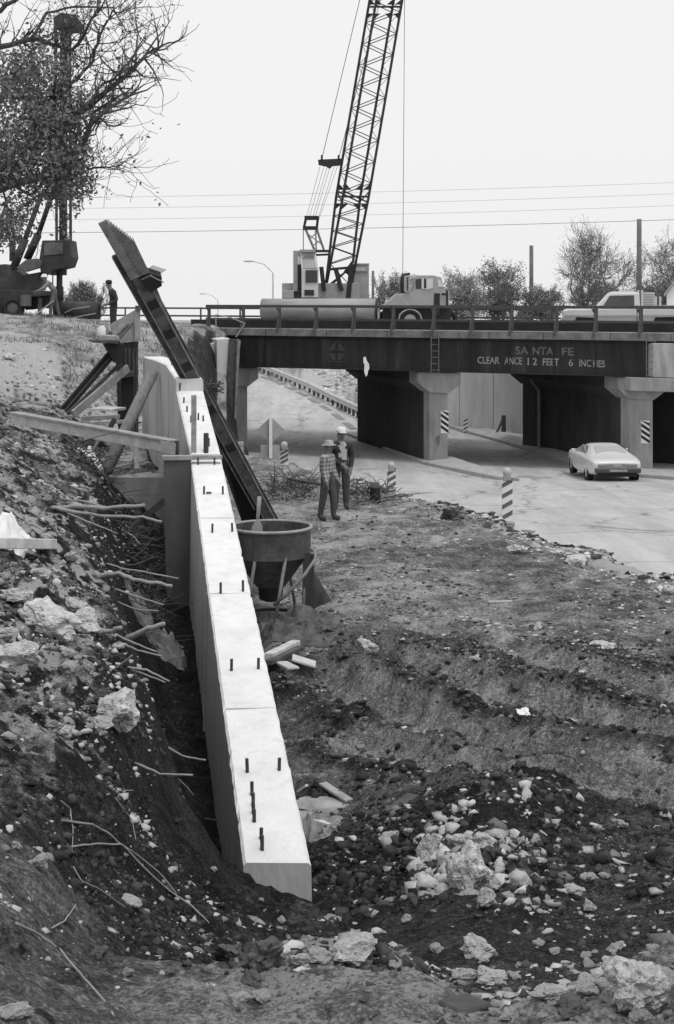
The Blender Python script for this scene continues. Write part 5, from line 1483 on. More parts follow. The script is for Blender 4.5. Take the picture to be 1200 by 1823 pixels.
# ------------------------------------------------------------------ barricades, signs
def barricade(label, ix, base_iy, d, hpx, scale_w=1.0, lens=True, parent=None):
    s_ = F / d
    z = float(gz((ix - CX) / F * d, d)) if base_iy is None else P(ix, base_iy, d).z
    t = thing('barricade_marker', label, 'barricade', ((ix - CX) / F * d, d, z), 0, 'striped barricade markers')
    Hh = hpx / s_
    pn = part('panel', MB().box((0, 0, Hh * .42), (.22 * scale_w, .03, Hh * .78)), WHITE, t, bevel=.005)
    for j in range(4):
        zz = Hh * (.1 + .19 * j)
        w_ = .109 * scale_w
        part('stripe', MB().prism([Vector((-w_, -.02, zz)), Vector((w_, -.02, zz + .12)), Vector((w_, -.02, zz + .21)), Vector((-w_, -.02, zz + .09))], Vector((0, .003, 0))), mat('stripe_grey', .12, .3, 5), pn)
    part('base', MB().box((0, 0, .05), (.26, .45, .1)), WOOD, t, bevel=.01)
    if lens:
        part('lamp_housing', MB().box((0, 0, Hh * .85), (.16, .1, .1)), GREYP, t, bevel=.01)
        part('lamp_lens', MB().lathe([(.005, -.05), (.085, -.045), (.095, 0), (.085, .045), (.005, .05)], (0, 0, Hh * .95), 18, Matrix.Rotation(math.radians(90), 3, 'X')), mat('lamp_lens', .45, .2, 12, .4), t, smooth=True)
    return t
barricade('striped barricade marker with lamp nearest the camera at the road edge', 903, None, 30.2, 100)
barricade('striped barricade marker beside the sign post left of the men', 506, 832, 40, 42)
barricade('small striped barricade marker far off by the pale retaining wall', 829, 776, 74, 36, lens=False)
bt = barricade('tipped barricade marker with lamp standing beyond the brush pile', 697, 890, 37, 64)
# sign seen from behind
sg = thing('road_sign', 'diamond road sign seen from behind on a white post', 'sign')
sd_ = 46.0
part('post', MB().beam(P(482, 838, sd_), P(482, 741, sd_), .1, .08, up=(0, 1, 0)), WHITE, sg)
SGN = mat('sign_back', .33, .1, 3, .6)
part('diamond_plate', MB().prism([P(482, 742, sd_ + .1), P(508, 766, sd_ + .1), P(482, 790, sd_ + .1), P(456, 766, sd_ + .1)], Vector((0, .02, 0))), SGN, sg)
part('lower_plate', MB().prism([P(464, 792, sd_ + .1), P(498, 792, sd_ + .1), P(498, 822, sd_ + .1), P(464, 822, sd_ + .1)], Vector((0, .02, 0))), SGN, sg)
# rough timber prop on the far sidewalk
pp = thing('propped_timber', 'dark timbers propped against the far pale wall', 'timber')
bz = onroad(893, 71.5)
part('timber', MB().beam(bz + Vector((.1, 0, 0)), bz + Vector((.1, 0, 1.1)), .2, .2, up=(0, 1, 0)), WOODD, pp)
part('timber', MB().beam(bz + Vector((-.4, -.3, 0)), bz + Vector((.05, 0, .9)), .08, .08), WOODD, pp)
# standing pipe stubs at the road edge
hy_ = thing('pipe_stub', 'short dark pipe stub standing among the brush at the road edge', 'pipe')
q = ground_at(668, 893); 
part('stub', MB().lathe([(.12, -.1), (.12, .3), (.16, .3), (.16, .36), (.1, .36), (.1, .42), (.03, .44)], q, 14), RUST, hy_, smooth=True)

# ------------------------------------------------------------------ poles, lamps, wires
def pole(label, ix, iy0, iy1, d, r):
    return tag(MB().bar(P(ix, iy1, d), P(ix, iy0, d), r * 1.15, 10, r).obj('utility_pole', mat('pole_wood', .15, .3, 1, .9), smooth=True), label, 'utility pole', 'utility poles')
pole('shorter utility pole between the two largest bare trees', 946, 437, 575, 120, .16)
pole('tall utility pole above the pickup', 1138, 390, 575, 110, .18)
pole('thin utility pole just right of the crane house', 664, 482, 572, 115, .1)
def lamp(label, bx, by, tx, ty, ax_, ay, d):
    t = thing('street_lamp', label, 'street lamp', (0, 0, 0), 0, 'street lamps beyond the bridge')
    LAMPM = mat('hazed_lamp_metal', .5, .1, 3)  # lightened to put the haze into the metal's colour
    part('mast', MB().tube([P(bx, by, d), P(tx, ty, d)], [.07, .05], 8), LAMPM, t)
    part('arm', MB().tube([P(tx, ty, d), P(tx - (tx - ax_) * .35, ty - (ty - ay) * .7, d), P(ax_ + 6, ay + .5, d)], .04, 6), LAMPM, t)
    part('lamp_head', MB().lathe([(.005, -.5), (.12, -.35), (.17, 0), (.1, .3), (.03, .4)], P(ax_ + 3, ay + 1, d), 10, Matrix.Rotation(math.radians(90), 3, 'Y') @ Matrix.Scale(.5, 3, (1, 0, 0))), LAMPM, t, smooth=True)
lamp('street lamp with curved arm left of the crane cab', 486, 575, 486, 486, 441, 464, 110)
lamp('small far street lamp low above the left end of the railing', 388, 575, 388, 535, 358, 522, 190)
lamp('street lamp beside the drill rig mast left of the leaning pile', 104, 575, 104, 452, 138, 437, 130) if False else None
LINE = mat('distant_line', .3, .1, 3)
for i, (y0, y1, y2) in enumerate(((352, 345, 325), (371, 366, 345), (391, 386, 366), (414, 409, 391))):
    pts = []
    for t_ in np.linspace(-.3, 1.25, 24):
        ix = 130 + 1070 * t_
        iy = y0 + (y2 - y0) * t_ + 4 * (y1 - (y0 + y2) / 2) / 4 * 4 * t_ * (1 - t_) * .5
        pts.append(P(ix, iy, 118))
    tag(MB().tube(pts, .024 if i == 3 else .012, 4).obj('power_line', LINE), ('topmost', 'second', 'third', 'lowest and thickest')[i] + ' power line crossing the sky', 'power line', 'power lines')

# ------------------------------------------------------------------ trees
BARK = mat('bark', .065, .4, 3, .95, .3, 12)
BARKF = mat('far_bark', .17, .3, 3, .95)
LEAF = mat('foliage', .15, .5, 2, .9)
LEAFF = mat('hazed_foliage', .28, .35, 1, .9)  # lightened to paint distance haze into the leaves
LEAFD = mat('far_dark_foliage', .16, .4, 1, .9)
def quads(pts, size, rng):
    n = len(pts)
    pts = np.array(pts)
    a = rng.normal(size=(n, 3)); a /= np.linalg.norm(a, axis=1)[:, None]
    b = np.cross(a, rng.normal(size=(n, 3))); b /= np.linalg.norm(b, axis=1)[:, None]
    s_ = (size * rng.uniform(.5, 1.3, n))[:, None]
    v = np.stack([pts - a * s_, pts + b * s_ * .55, pts + a * s_, pts - b * s_ * .55], 1).reshape(-1, 3)
    f = np.arange(4 * n).reshape(n, 4)
    return v, f
def leaf_obj(name, pts, size, mm, parent, rng):
    v, f = quads(pts, size, rng)
    me = bpy.data.meshes.new(name)
    me.vertices.add(len(v)); me.vertices.foreach_set('co', v.ravel())
    me.loops.add(f.size); me.loops.foreach_set('vertex_index', f.ravel())
    me.polygons.add(len(f)); me.polygons.foreach_set('loop_start', np.arange(len(f)) * 4)
    me.materials.append(mm); me.update(calc_edges=True)
    o = bpy.data.objects.new(name, me); COL.objects.link(o); o.parent = parent
    return o
def grow(m, p, dv, ln, r, lev, rng, tips, up=.12, spread=.55, kink=.22, n=4, kids=(2, 4), minr=.012):
    pts = [p]; rr = [r]
    d_ = dv.normalized(); q = p
    for i in range(n):
        d_ = (d_ + Vector((rng.normal(), rng.normal(), rng.normal())) * kink + Vector((0, 0, up))).normalized()
        q = q + d_ * (ln / n)
        pts.append(q); rr.append(max(minr, r * (1 - .55 * (i + 1) / n)))
        if lev <= 1: tips.append(q)
    m.tube(pts, rr, 5 if lev > 1 else 3)
    if lev <= 0:
        return
    for k_ in range(rng.integers(kids[0], kids[1] + 1)):
        i = rng.integers(1, n + 1)
        nd_ = (d_ + Vector((rng.normal(), rng.normal(), rng.normal() * .7)) * spread).normalized()
        grow(m, pts[i], nd_, ln * rng.uniform(.55, .8), rr[i] * .7, lev - 1, rng, tips, up, spread, kink, n, kids, minr)
    grow(m, pts[-1], d_, ln * .75, rr[-1] * .9, lev - 1, rng, tips, up, spread, kink, n, kids, minr)
def tree(label, ix, iy_base, d, hpx, seed, name='bare_tree', levels=4, leafn=3, leafs=.09, spread=.55, stems=1, lm=None, trunk=.2, kids=(2, 4), group='trees beyond the bridge', up=.12):
    rng = np.random.default_rng(seed)
    base = P(ix, iy_base, d)
    h = hpx / F * d
    t = thing(name, label, 'tree' if 'bush' not in name else 'bush', (0, 0, 0), 0, group)
    m = MB(); tips = []
    for s_ in range(stems):
        dv = Vector((rng.normal() * .5 * (stems > 1) , rng.normal() * .4 * (stems > 1), 1))
        grow(m, base + Vector((rng.normal() * .15 * (stems > 1), 0, 0)), dv, h * .34, trunk * h / 8, levels, rng, tips, up, spread, .16, 4, kids, .012 * d / 100)
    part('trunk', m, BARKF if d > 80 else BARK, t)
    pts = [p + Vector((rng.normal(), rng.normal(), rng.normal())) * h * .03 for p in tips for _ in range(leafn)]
    if pts:
        leaf_obj('crown', [tuple(p) for p in pts], leafs, lm or LEAFF, t, rng)
    return t
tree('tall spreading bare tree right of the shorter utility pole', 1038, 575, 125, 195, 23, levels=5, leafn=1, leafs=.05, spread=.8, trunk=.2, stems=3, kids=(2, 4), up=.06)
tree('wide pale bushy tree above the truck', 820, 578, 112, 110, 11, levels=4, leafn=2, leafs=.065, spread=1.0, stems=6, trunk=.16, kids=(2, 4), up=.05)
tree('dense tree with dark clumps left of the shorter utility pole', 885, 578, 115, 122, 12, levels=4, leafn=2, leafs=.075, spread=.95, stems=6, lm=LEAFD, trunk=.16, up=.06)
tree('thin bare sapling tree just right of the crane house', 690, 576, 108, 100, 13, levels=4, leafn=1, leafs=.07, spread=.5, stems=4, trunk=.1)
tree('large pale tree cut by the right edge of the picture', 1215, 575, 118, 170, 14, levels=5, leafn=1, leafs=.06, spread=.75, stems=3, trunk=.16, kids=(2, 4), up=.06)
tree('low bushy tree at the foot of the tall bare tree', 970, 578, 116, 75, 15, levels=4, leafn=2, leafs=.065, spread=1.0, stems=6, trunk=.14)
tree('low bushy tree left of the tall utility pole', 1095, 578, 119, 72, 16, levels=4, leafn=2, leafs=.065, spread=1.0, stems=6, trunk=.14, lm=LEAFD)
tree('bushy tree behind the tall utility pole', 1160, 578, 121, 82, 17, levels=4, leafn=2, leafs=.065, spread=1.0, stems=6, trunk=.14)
tree('low leafless bush directly behind the truck', 745, 578, 113, 65, 18, name='low_bush', levels=4, leafn=2, leafs=.09, spread=.8, stems=4, trunk=.1)
tree('twiggy bush on the bank behind the drill rig worker', 150, 585, 70, 86, 19, name='twiggy_bush', levels=4, leafn=1, leafs=.028, spread=.5, stems=14, trunk=.05, group='bushes on the bank', up=.2)
tree('second twiggy bush on the bank nearer the drill rig', 122, 582, 72, 60, 20, name='twiggy_bush', levels=3, leafn=1, leafs=.03, spread=.5, stems=12, trunk=.07, group='bushes on the bank', up=.2)
# house edge at the far right
hz = thing('white_house', 'white clapboard house gable cut by the right edge', 'house')
hd_ = 100
EXT = Vector((.236 * 8, 8, 0))
part('wall', MB().prism([P(1187, 580, hd_), P(1187, 524, hd_), P(1228, 470, hd_), P(1269, 524, hd_), P(1269, 580, hd_)], EXT), WHITE, hz)
part('roof', MB().prism([P(1183, 528, hd_ - .3), P(1228, 469, hd_ - .3), P(1228, 464, hd_ - .3), P(1182, 523, hd_ - .3)], EXT), GREYP, hz)
part('roof', MB().prism([P(1228.2, 469, hd_ - .3), P(1273, 528, hd_ - .3), P(1275, 523, hd_ - .3), P(1228.2, 464, hd_ - .3)], EXT), GREYP, hz)
part('window', MB().prism([P(1215, 560, hd_ - .05), P(1215, 530, hd_ - .05), P(1235, 530, hd_ - .05), P(1235, 560, hd_ - .05)], Vector((0, .06, 0))), glass(), hz)

# near leafy tree hanging in from the left
rng = np.random.default_rng(5)
nt_ = thing('leafy_tree', 'large leafy tree with dark branches hanging in from the left', 'tree')
td0 = 30.0
bx = (-170 - CX) / F * td0
base = Vector((bx, td0, gz(bx, td0) - .2))
m = MB(); tips = []
tr_pts = [base, base + Vector((.1, 0, 1.6)), P(-130, 480, td0), P(-90, 400, td0)]
m.tube(tr_pts, [.34, .27, .23, .2], 10)
m.tube([P(-110, 440, td0), P(-130, 250, td0), P(-110, 60, td0), P(-60, -120, td0)], [.2, .17, .13, .08], 8)
main = [
 ([(-90, 400), (-20, 345), (20, 328), (85, 310), (122, 283), (150, 255), (165, 215), (180, 203), (226, 172)], .105, 29.2),
 ([(-20, 345), (35, 290), (52, 258), (75, 236), (120, 216), (160, 186), (205, 150), (240, 122), (262, 92), (282, 86)], .095, 29.8),
 ([(52, 258), (62, 215), (75, 190), (105, 165), (140, 140), (165, 110), (180, 60), (200, 20)], .06, 30.3),
 ([(120, 216), (160, 205), (185, 188), (222, 165), (228, 172)], .035, 29.6),
 ([(160, 186), (175, 155), (205, 140), (240, 100), (245, 60), (240, 25)], .035, 29.5),
 ([(-110, 60), (-10, 88), (30, 76), (55, 68), (90, 78), (130, 88), (150, 60), (175, 20), (170, -20)], .07, 30.4),
 ([(55, 68), (85, 25), (130, 10), (200, 15), (225, 55)], .035, 30.2),
 ([(-110, 60), (0, 20), (40, -10), (90, -40)], .07, 30.6),
 ([(-20, 345), (0, 290), (-10, 200), (20, 140), (60, 90), (110, 60)], .06, 31.0),
 ([(120, 283), (160, 300), (185, 298), (200, 298), (222, 288)], .03, 29.3),
 ([(20, 328), (60, 350), (110, 340), (150, 320)], .035, 29.0),
 ([(35, 290), (90, 280), (130, 240), (140, 200)], .03, 30.5),
]
for pts, r, d in main:
    V_ = [P(x, y, d + .25 * math.sin(i * 1.7)) for i, (x, y) in enumerate(pts)]
    # resample with slight crookedness
    W_ = []
    for i in range(len(V_) - 1):
        for k_ in range(3):
            W_.append(V_[i].lerp(V_[i + 1], k_ / 3) + Vector((rng.normal(), rng.normal(), rng.normal())) * .015)
    W_.append(V_[-1])
    m.tube(W_, [max(.012, r * (1 - .75 * i / len(W_))) for i in range(len(W_))], 7)
    for i in range(2, len(W_)):
        for _ in range(2):
            dv = (W_[i] - W_[i - 1]).normalized() + Vector((rng.normal(), rng.normal(), rng.normal())) * .8
            grow(m, W_[i], dv, rng.uniform(.35, .9), max(.01, r * .28), 1, rng, tips, .1, .7, .25, 4, (1, 3), .005)
part('trunk', m, BARK, nt_)
lp_ = []
for p in tips:
    ix = IX(p.x, p.y); iy = HY - (p.z - ZC) / p.y * F
    dens = .8 if (ix < 150 and iy > 60) else .14
    if ix < 150 and 110 < iy < 430: dens = 2.6
    if iy > 470 - ix * .3: dens = 0.4
    for _ in range(rng.poisson(dens)):
        lp_.append(tuple(p + Vector((rng.normal(), rng.normal(), rng.normal())) * .09))
for cx_c, cy_c, sx, sy, n in ((40, 170, 60, 55, 420), (60, 260, 75, 40, 520), (110, 330, 50, 25, 340), (25, 400, 30, 30, 260), (60, 120, 50, 35, 240), (140, 300, 25, 22, 160), (20, 300, 40, 40, 300), (90, 200, 40, 40, 220)):
    for _ in range(int(n / 2.4)):
        q = P(cx_c - 12 + rng.normal() * sx * .6, cy_c + rng.normal() * sy * .6, 30 + rng.normal() * .7)
        for _ in range(11):
            lp_.append(tuple(q + Vector((rng.normal(), rng.normal(), rng.normal())) * .11))
leaf_obj('crown', lp_, .05, LEAF, nt_, rng)

# ------------------------------------------------------------------ rocks, roots, clods
ROCKM = mat('limestone', .6, .35, 5, .95, .9, 9, spots=.6, spotv=.15, spotscale=2.6)
ROCKD = mat('muddy_rock', .1, .5, 6, .95, .5, 18)
CLOD = mat('clay_clods', .045, .8, 3, .95, .6, 30, spots=.7, spotv=.16, spotscale=1.3)
from mathutils import noise as mnoise
def rock_mesh(seed, sub=4, rough=.32, name='rock'):
    bm = bmesh.new(); bmesh.ops.create_icosphere(bm, subdivisions=sub, radius=1)
    rg = np.random.default_rng(seed)
    pl = [(Vector(rg.normal(size=3)).normalized(), rg.uniform(.5, .8)) for _ in range(12)]
    off = Vector(rg.uniform(-50, 50, 3))
    for v in bm.verts:
        p = v.co.copy()
        for n_, k_ in pl:                       # broken faces
            e = p.dot(n_) - k_
            if e > 0: p -= n_ * e * .9
        s_ = mnoise.fractal(p * 1.3 + off, .8, 2.1, 6) + .5 * (abs(mnoise.noise(p * 4 + off)) - .3)
        v.co = p * (1 + rough * s_ * .75)
    me = bpy.data.meshes.new(name); bm.to_mesh(me); bm.free()
    return me
RM = []
for i in range(8):
    me = rock_mesh(30 + i, 4, .5); me.materials.append(ROCKM); RM.append(me)
RD = []
for i in range(4):
    me = rock_mesh(60 + i, 4, .7); me.materials.append(ROCKD); RD.append(me)
WH = ['on the left bank', 'in the left foreground', 'in the middle foreground', 'in the right foreground', 'on the mud pile', 'at the road edge', 'on the open dirt']
rocks = [ # ix, iy of the base centre, width px, height ratio, dark?, label
 (85, 1128, 112, .62, 0, 'largest pale rock on the left bank, split on top'),
 (146, 1122, 72, .55, 0, 'pale rock just right of the largest bank rock'),
 (132, 1088, 48, .6, 0, 'smaller pale rock above the split bank rock'),
 (22, 1185, 90, .6, 0, 'big pale rock at the left edge of the bank'),
 (203, 1292, 95, .75, 0, 'pitted pale boulder low on the cut bank'),
 (172, 1298, 46, .7, 0, 'squat rock leaning on the pitted boulder'),
 (66, 1030, 44, .5, 0, 'rounded rock on the bank below the pale board'),
 (22, 1075, 62, .45, 0, 'flat slab rock near the left edge of the bank'),
 (118, 1172, 34, .6, 0, 'small rock below the split bank rock'),
 (12, 1318, 34, .5, 0, 'flat white stone at the left edge above the cut'),
 (66, 1545, 40, .7, 0, 'white stone at the top of the smooth grey slope'),
 (28, 1512, 22, .7, 0, 'little white stone beside the smooth grey slope'),
 (232, 1612, 54, .3, 0, 'long white stone on the dark slope'),
 (381, 1552, 18, .6, 0, 'tiny white stone on the dark slope beside the wall end'),
 (18, 640, 26, .5, 0, 'rounded boulder high on the bank left edge'),
 (470, 1722, 80, .75, 1, 'dark crusted clod rock in the middle foreground'),
 (408, 1712, 62, .7, 1, 'dark rock left of the crusted clod rock'),
 (445, 1752, 40, .6, 1, 'small dark rock below the crusted clod rock'),
 (536, 1722, 66, .42, 0, 'pale rock at the left of the foreground ridge row'),
 (570, 1712, 50, .5, 0, 'pointed pale rock in the middle of the ridge row'),
 (622, 1710, 98, .38, 0, 'long flat pale rock on the foreground ridge crest'),
 (430, 1782, 46, .35, 0, 'flat pale stone low in the foreground'),
 (468, 1782, 42, .4, 0, 'flat pale stone beside another low in the foreground'),
 (22, 1815, 62, .4, 0, 'pale rock in the bottom left corner'),
 (175, 1705, 36, .55, 1, 'dark stone on the shaded slope at lower left'),
 (226, 1738, 26, .7, 0, 'pale stone pair member at lower left'),
 (705, 1722, 34, .5, 0, 'pale stone right of the long ridge rock'),
 (852, 1705, 62, .65, 0, 'pointed pale rock in front of the mud pile'),
 (778, 1696, 26, .6, 0, 'small pale rock left of the pointed rock'),
 (725, 1642, 27, .7, 0, 'round white stone at the foot of the mud pile'),
 (878, 1752, 66, .45, 0, 'broad rounded rock at the edge of the right gully'),
 (826, 1745, 42, .5, 0, 'pale rock left of the broad rounded rock'),
 (1135, 1800, 150, .8, 0, 'biggest pale boulder in the right foreground'),
 (1055, 1770, 60, .55, 0, 'pale rock left of the biggest boulder'),
 (975, 1782, 68, .4, 0, 'low pale rock mid right foreground'),
 (1020, 1812, 70, .5, 1, 'dark muddy rock below the low pale rock'),
 (1185, 1745, 44, .6, 0, 'pale rock above the biggest boulder at the edge'),
 (905, 1815, 42, .4, 0, 'flat stone at the bottom right of centre'),
 (960, 1684, 24, .5, 0, 'small white stone above the low pale rock'),
 (1050, 1622, 30, .7, 0, 'white triangular stone on the mud pile flank'),
 (1022, 1592, 44, .4, 0, 'grey slab stone on the mud pile'),
 (762, 1535, 46, 1.4, 0, 'tall crusted rock standing on the mud pile'),
 (814, 1512, 54, .7, 0, 'pale rock at the left top of the mud pile'),
 (862, 1510, 52, .65, 0, 'pale rock at the right top of the mud pile'),
 (835, 1590, 92, 1.0, 0, 'large pitted rock on the front of the mud pile'),
 (865, 1612, 44, 1.0, 0, 'pitted rock under the large one on the mud pile'),
 (1045, 1570, 30, .6, 0, 'rock at the far side of the mud pile'),
 (950, 1500, 26, .6, 0, 'pale stone on the mud pile crest'),
 (694, 1497, 40, .5, 0, 'pitted stone beside the wet footing slab'),
 (905, 1600, 26, .6, 0, 'little pale stone mid mud pile'),
 (655, 1162, 46, .7, 0, 'rounded stone on the open dirt right of the planks'),
 (612, 1172, 36, .6, 1, 'muddy lump on the open dirt beside the planks'),
 (918, 985, 30, .6, 0, 'pale rock just below the nearest barricade marker'),
 (952, 975, 22, .5, 0, 'small rock right of the nearest barricade marker'),
 (1028, 1006, 44, .5, 0, 'broad rock mound at the road edge'),
 (1194, 1058, 26, .7, 0, 'white stone at the right edge beside the road'),
 (805, 925, 42, .6, 1, 'dark clod at the road edge left of the barricade marker'),
 (868, 940, 16, .8, 1, 'small dark clod beside the nearest barricade marker'),
 (725, 1110, 18, .6, 0, 'white stone alone on the open dirt'),
 (960, 1120, 22, .6, 0, 'white stone on the open dirt right of centre'),
 (1075, 1155, 44, .3, 0, 'low pale hump on the open dirt at right'),
 (850, 1175, 30, .3, 0, 'flat stone before the ruts'),
 (775, 1200, 30, .7, 1, 'round dark clod at the start of the ruts'),
 (920, 1230, 30, .6, 1, 'dark clod between the ruts'),
]
for i, (ix, iy, wpx, hr, dk, lab) in enumerate(rocks):
    g = ground_at(ix, iy)
    w_ = wpx / F * g.y / 2 * 1.08
    me = (RD if dk else RM)[i % (4 if dk else 8)]
    o = bpy.data.objects.new('rock', me); COL.objects.link(o)
    o.scale = (w_, w_ * .85, w_ * hr * 1.05)
    o.rotation_euler = (R.uniform(-.15, .15), R.uniform(-.15, .15), R.uniform(0, 6.28))
    o.location = (g.x, g.y + w_ * .3, g.z + w_ * hr * .45)
    tag(o, lab, 'rock', 'loose rocks on the site')
for lab, grp, x0, x1, y0, y1, n, w0_, w1_ in (
    ('medium pale stone among the right foreground rubble', 'medium stones in the right foreground', 840, 1200, 1690, 1820, 34, 14, 52),
    ('medium pale stone in the rubble of the left bank', 'medium stones on the left bank', 0, 215, 960, 1330, 34, 12, 42),
    ('medium pale stone stuck in the mud pile', 'medium stones on the mud pile', 700, 1120, 1470, 1640, 24, 10, 34),
    ('medium pale stone in the gully before the ridge', 'medium stones in the gully', 380, 760, 1600, 1720, 14, 9, 26)):
    for k_ in range(n):
        ix, iy = R.uniform(x0, x1), R.uniform(y0, y1)
        g = ground_at(ix, iy)
        w_ = w0_ * (w1_ / w0_) ** (R.random() ** 1.6) / F * g.y / 2
        o = bpy.data.objects.new('rock', RM[R.randrange(8)]); COL.objects.link(o)
        hr = R.uniform(.4, .85)
        o.scale = (w_, w_ * R.uniform(.7, 1.1), w_ * hr)
        o.rotation_euler = (R.uniform(-.3, .3), R.uniform(-.3, .3), R.uniform(0, 6.28))
        o.location = (g.x, g.y + w_ * .3, g.z + w_ * hr * .3)
        tag(o, lab, 'rock', grp)
# roots and branches sticking out of the cut bank
def root(label, pts, r, mode='stick', mm=None, dd=None, cat='root'):
    g = ground_at(*pts[0]) if dd is None else None
    d0 = dd if dd is not None else g.y
    V_ = []
    for i, (x, y) in enumerate(pts):
        if mode == 'stick':
            V_.append(P(x, y, d0 - .02 - .06 * i))
        else:
            q = ground_at(x, y); V_.append(P(x, y, q.y - .06))
    W_ = []
    for i in range(len(V_) - 1):
        for k_ in range(4):
            W_.append(V_[i].lerp(V_[i + 1], k_ / 4) + Vector((R.gauss(0, 1), R.gauss(0, 1), R.gauss(0, 1))) * r * .2)
    W_.append(V_[-1])
    n = len(W_)
    return tag(MB().tube(W_, [r * (1 - .35 * i / n) * R.uniform(.9, 1.1) for i in range(n)], 7).obj('root' if cat == 'root' else 'branch', mm or WOOD, smooth=True), label, cat, 'roots and branches of the cut bank')
RT = mat('pale_root', .28, .3, 6, .9, .2, 30, spots=.5, spotv=.16, spotscale=6)
rl = [
 ('uppermost thick pale branch over the trench gap', [(95, 905), (140, 902), (185, 905), (258, 899)], .055, 'branch'),
 ('long branch just below the uppermost thick branch', [(90, 902), (135, 912), (190, 919), (255, 922), (288, 929)], .042, 'branch'),
 ('thin branch forking down below the long branch', [(120, 914), (165, 932), (208, 950)], .022, 'branch'),
 ('thin branch above the thick pale branch', [(108, 888), (150, 893), (188, 902)], .026, 'branch'),
 ('short stub pointing down beside the footing slot', [(222, 945), (240, 958), (250, 970)], .035, 'branch'),
 ('straight stick reaching across the plywood bulkhead', [(190, 1003), (215, 1012), (265, 1020), (318, 1030)], .03, 'branch'),
 ('thick crooked branch below the straight stick', [(172, 1025), (212, 1020), (235, 1032), (270, 1036), (306, 1043)], .045, 'branch'),
 ('thin straight stick below the crooked branch', [(205, 1049), (250, 1064), (291, 1077)], .022, 'branch'),
 ('wavy thin root in the middle of the bank', [(210, 1072), (243, 1085), (282, 1088)], .018, 'root'),
 ('stubby cut branch end left of the canvas sack', [(175, 1128), (195, 1124), (216, 1117)], .045, 'branch'),
 ('thick cut log end pointing at the wall', [(222, 1138), (255, 1122), (293, 1110)], .05, 'branch'),
 ('upper of two thin sticks by the canvas sack', [(205, 1130), (240, 1145), (278, 1160)], .018, 'branch'),
 ('lower of two thin sticks by the canvas sack', [(210, 1143), (245, 1158), (288, 1168)], .018, 'branch'),
 ('short stick slanting up below the canvas sack', [(200, 1194), (218, 1181), (235, 1167)], .018, 'branch'),
 ('forked thin stick low beside the wall', [(228, 1188), (262, 1193), (302, 1213)], .018, 'branch'),
 ('straight thin stick just under the forked stick', [(230, 1190), (262, 1202), (294, 1215)], .016, 'branch'),
 ('upper pale curved root sticking out low in the cut', [(300, 1331), (325, 1346), (366, 1353)], .02, 'root'),
 ('lower pale curved root sticking out low in the cut', [(240, 1358), (285, 1378), (343, 1380)], .018, 'root'),
 ('short pale root below the two curved roots', [(318, 1387), (334, 1402), (345, 1416)], .012, 'root'),
 ('thin hair root touching the wall base', [(365, 1457), (390, 1461), (415, 1475)], .009, 'root'),
]
for lab, pts, r, cat in rl:
    root(lab, pts, r * .5, 'stick', RT, None, cat)
for lab, pts, r in (
 ('longest pale root running down the dark slope', [(110, 1460), (165, 1468), (195, 1485), (225, 1512), (262, 1550), (300, 1585), (340, 1612), (372, 1643)], .011),
 ('second long root crossing the longest root', [(125, 1508), (170, 1502), (215, 1503), (250, 1525), (290, 1560), (315, 1592)], .010),
 ('pale root snaking down the lower left slope', [(28, 1643), (70, 1665), (105, 1690), (140, 1730), (180, 1775), (202, 1807)], .009),
 ('thin root hanging at the top of the dark slope', [(110, 1427), (125, 1440), (130, 1480), (128, 1520)], .007),
 ('thin forked root left on the dark slope', [(130, 1543), (145, 1568), (180, 1585), (230, 1620)], .007),
 ('short curved root at the top of the dark slope', [(190, 1415), (210, 1408), (237, 1407)], .008),
 ('small twig beside the smooth grey slope', [(92, 1652), (115, 1640), (135, 1610)], .007),
 ('thin root under the short curved root', [(205, 1420), (235, 1460), (242, 1495)], .006),
 ('bent wire lying on the open dirt', [(712, 972), (725, 990), (745, 998), (785, 1000)], .012)):
    root(lab, pts, r * .5, 'drape', RT, None, 'root')
# short boards on the bank
p, q = ground_at(0, 985), ground_at(92, 985)
plank('pale squared board lying on the left bank', p + Vector((0, 0, .08)), q + Vector((0, 0, .08)), .1, .09, WOODP, 'board')
p, q = ground_at(870, 1074), ground_at(912, 1073)
plank('short thin stick lying on the open dirt', p + Vector((0, 0, .02)), q + Vector((0, 0, .02)), .04, .03, WOODP, 'stick')
p, q = ground_at(805, 1790), ground_at(850, 1800)
plank('dark board half buried in the right gully', p + Vector((0, 0, .015)), q + Vector((0, 0, .0)), .1, .018, WOODD, 'board')
for lab, a_, b_ in (('long pale stick at the right of the brush heap', (640, 893), (748, 878)), ('second pale stick crossing the long one', (668, 905), (716, 868)), ('third thin stick low in the brush heap', (672, 900), (735, 882))):
    p, q = ground_at(*a_), ground_at(*b_)
    p, q = P(*a_, 33.6), P(*b_, 33.8)
    tag(MB().tube([p, (p + q) / 2 + Vector((0, 0, .03)), q], [.028, .024, .016], 6).obj('branch', RT, smooth=True), lab, 'branch')
p = P(520, 855, 34); q = P(575, 862, 33.6)
tag(MB().tube([P(512, 852, 34), P(545, 858, 33.8), P(566, 861, 33.6), P(580, 864, 33.5)], [.03, .035, .03, .02], 6).obj('branch', WOODD, smooth=True), 'dark branch behind the man in plaid', 'branch')

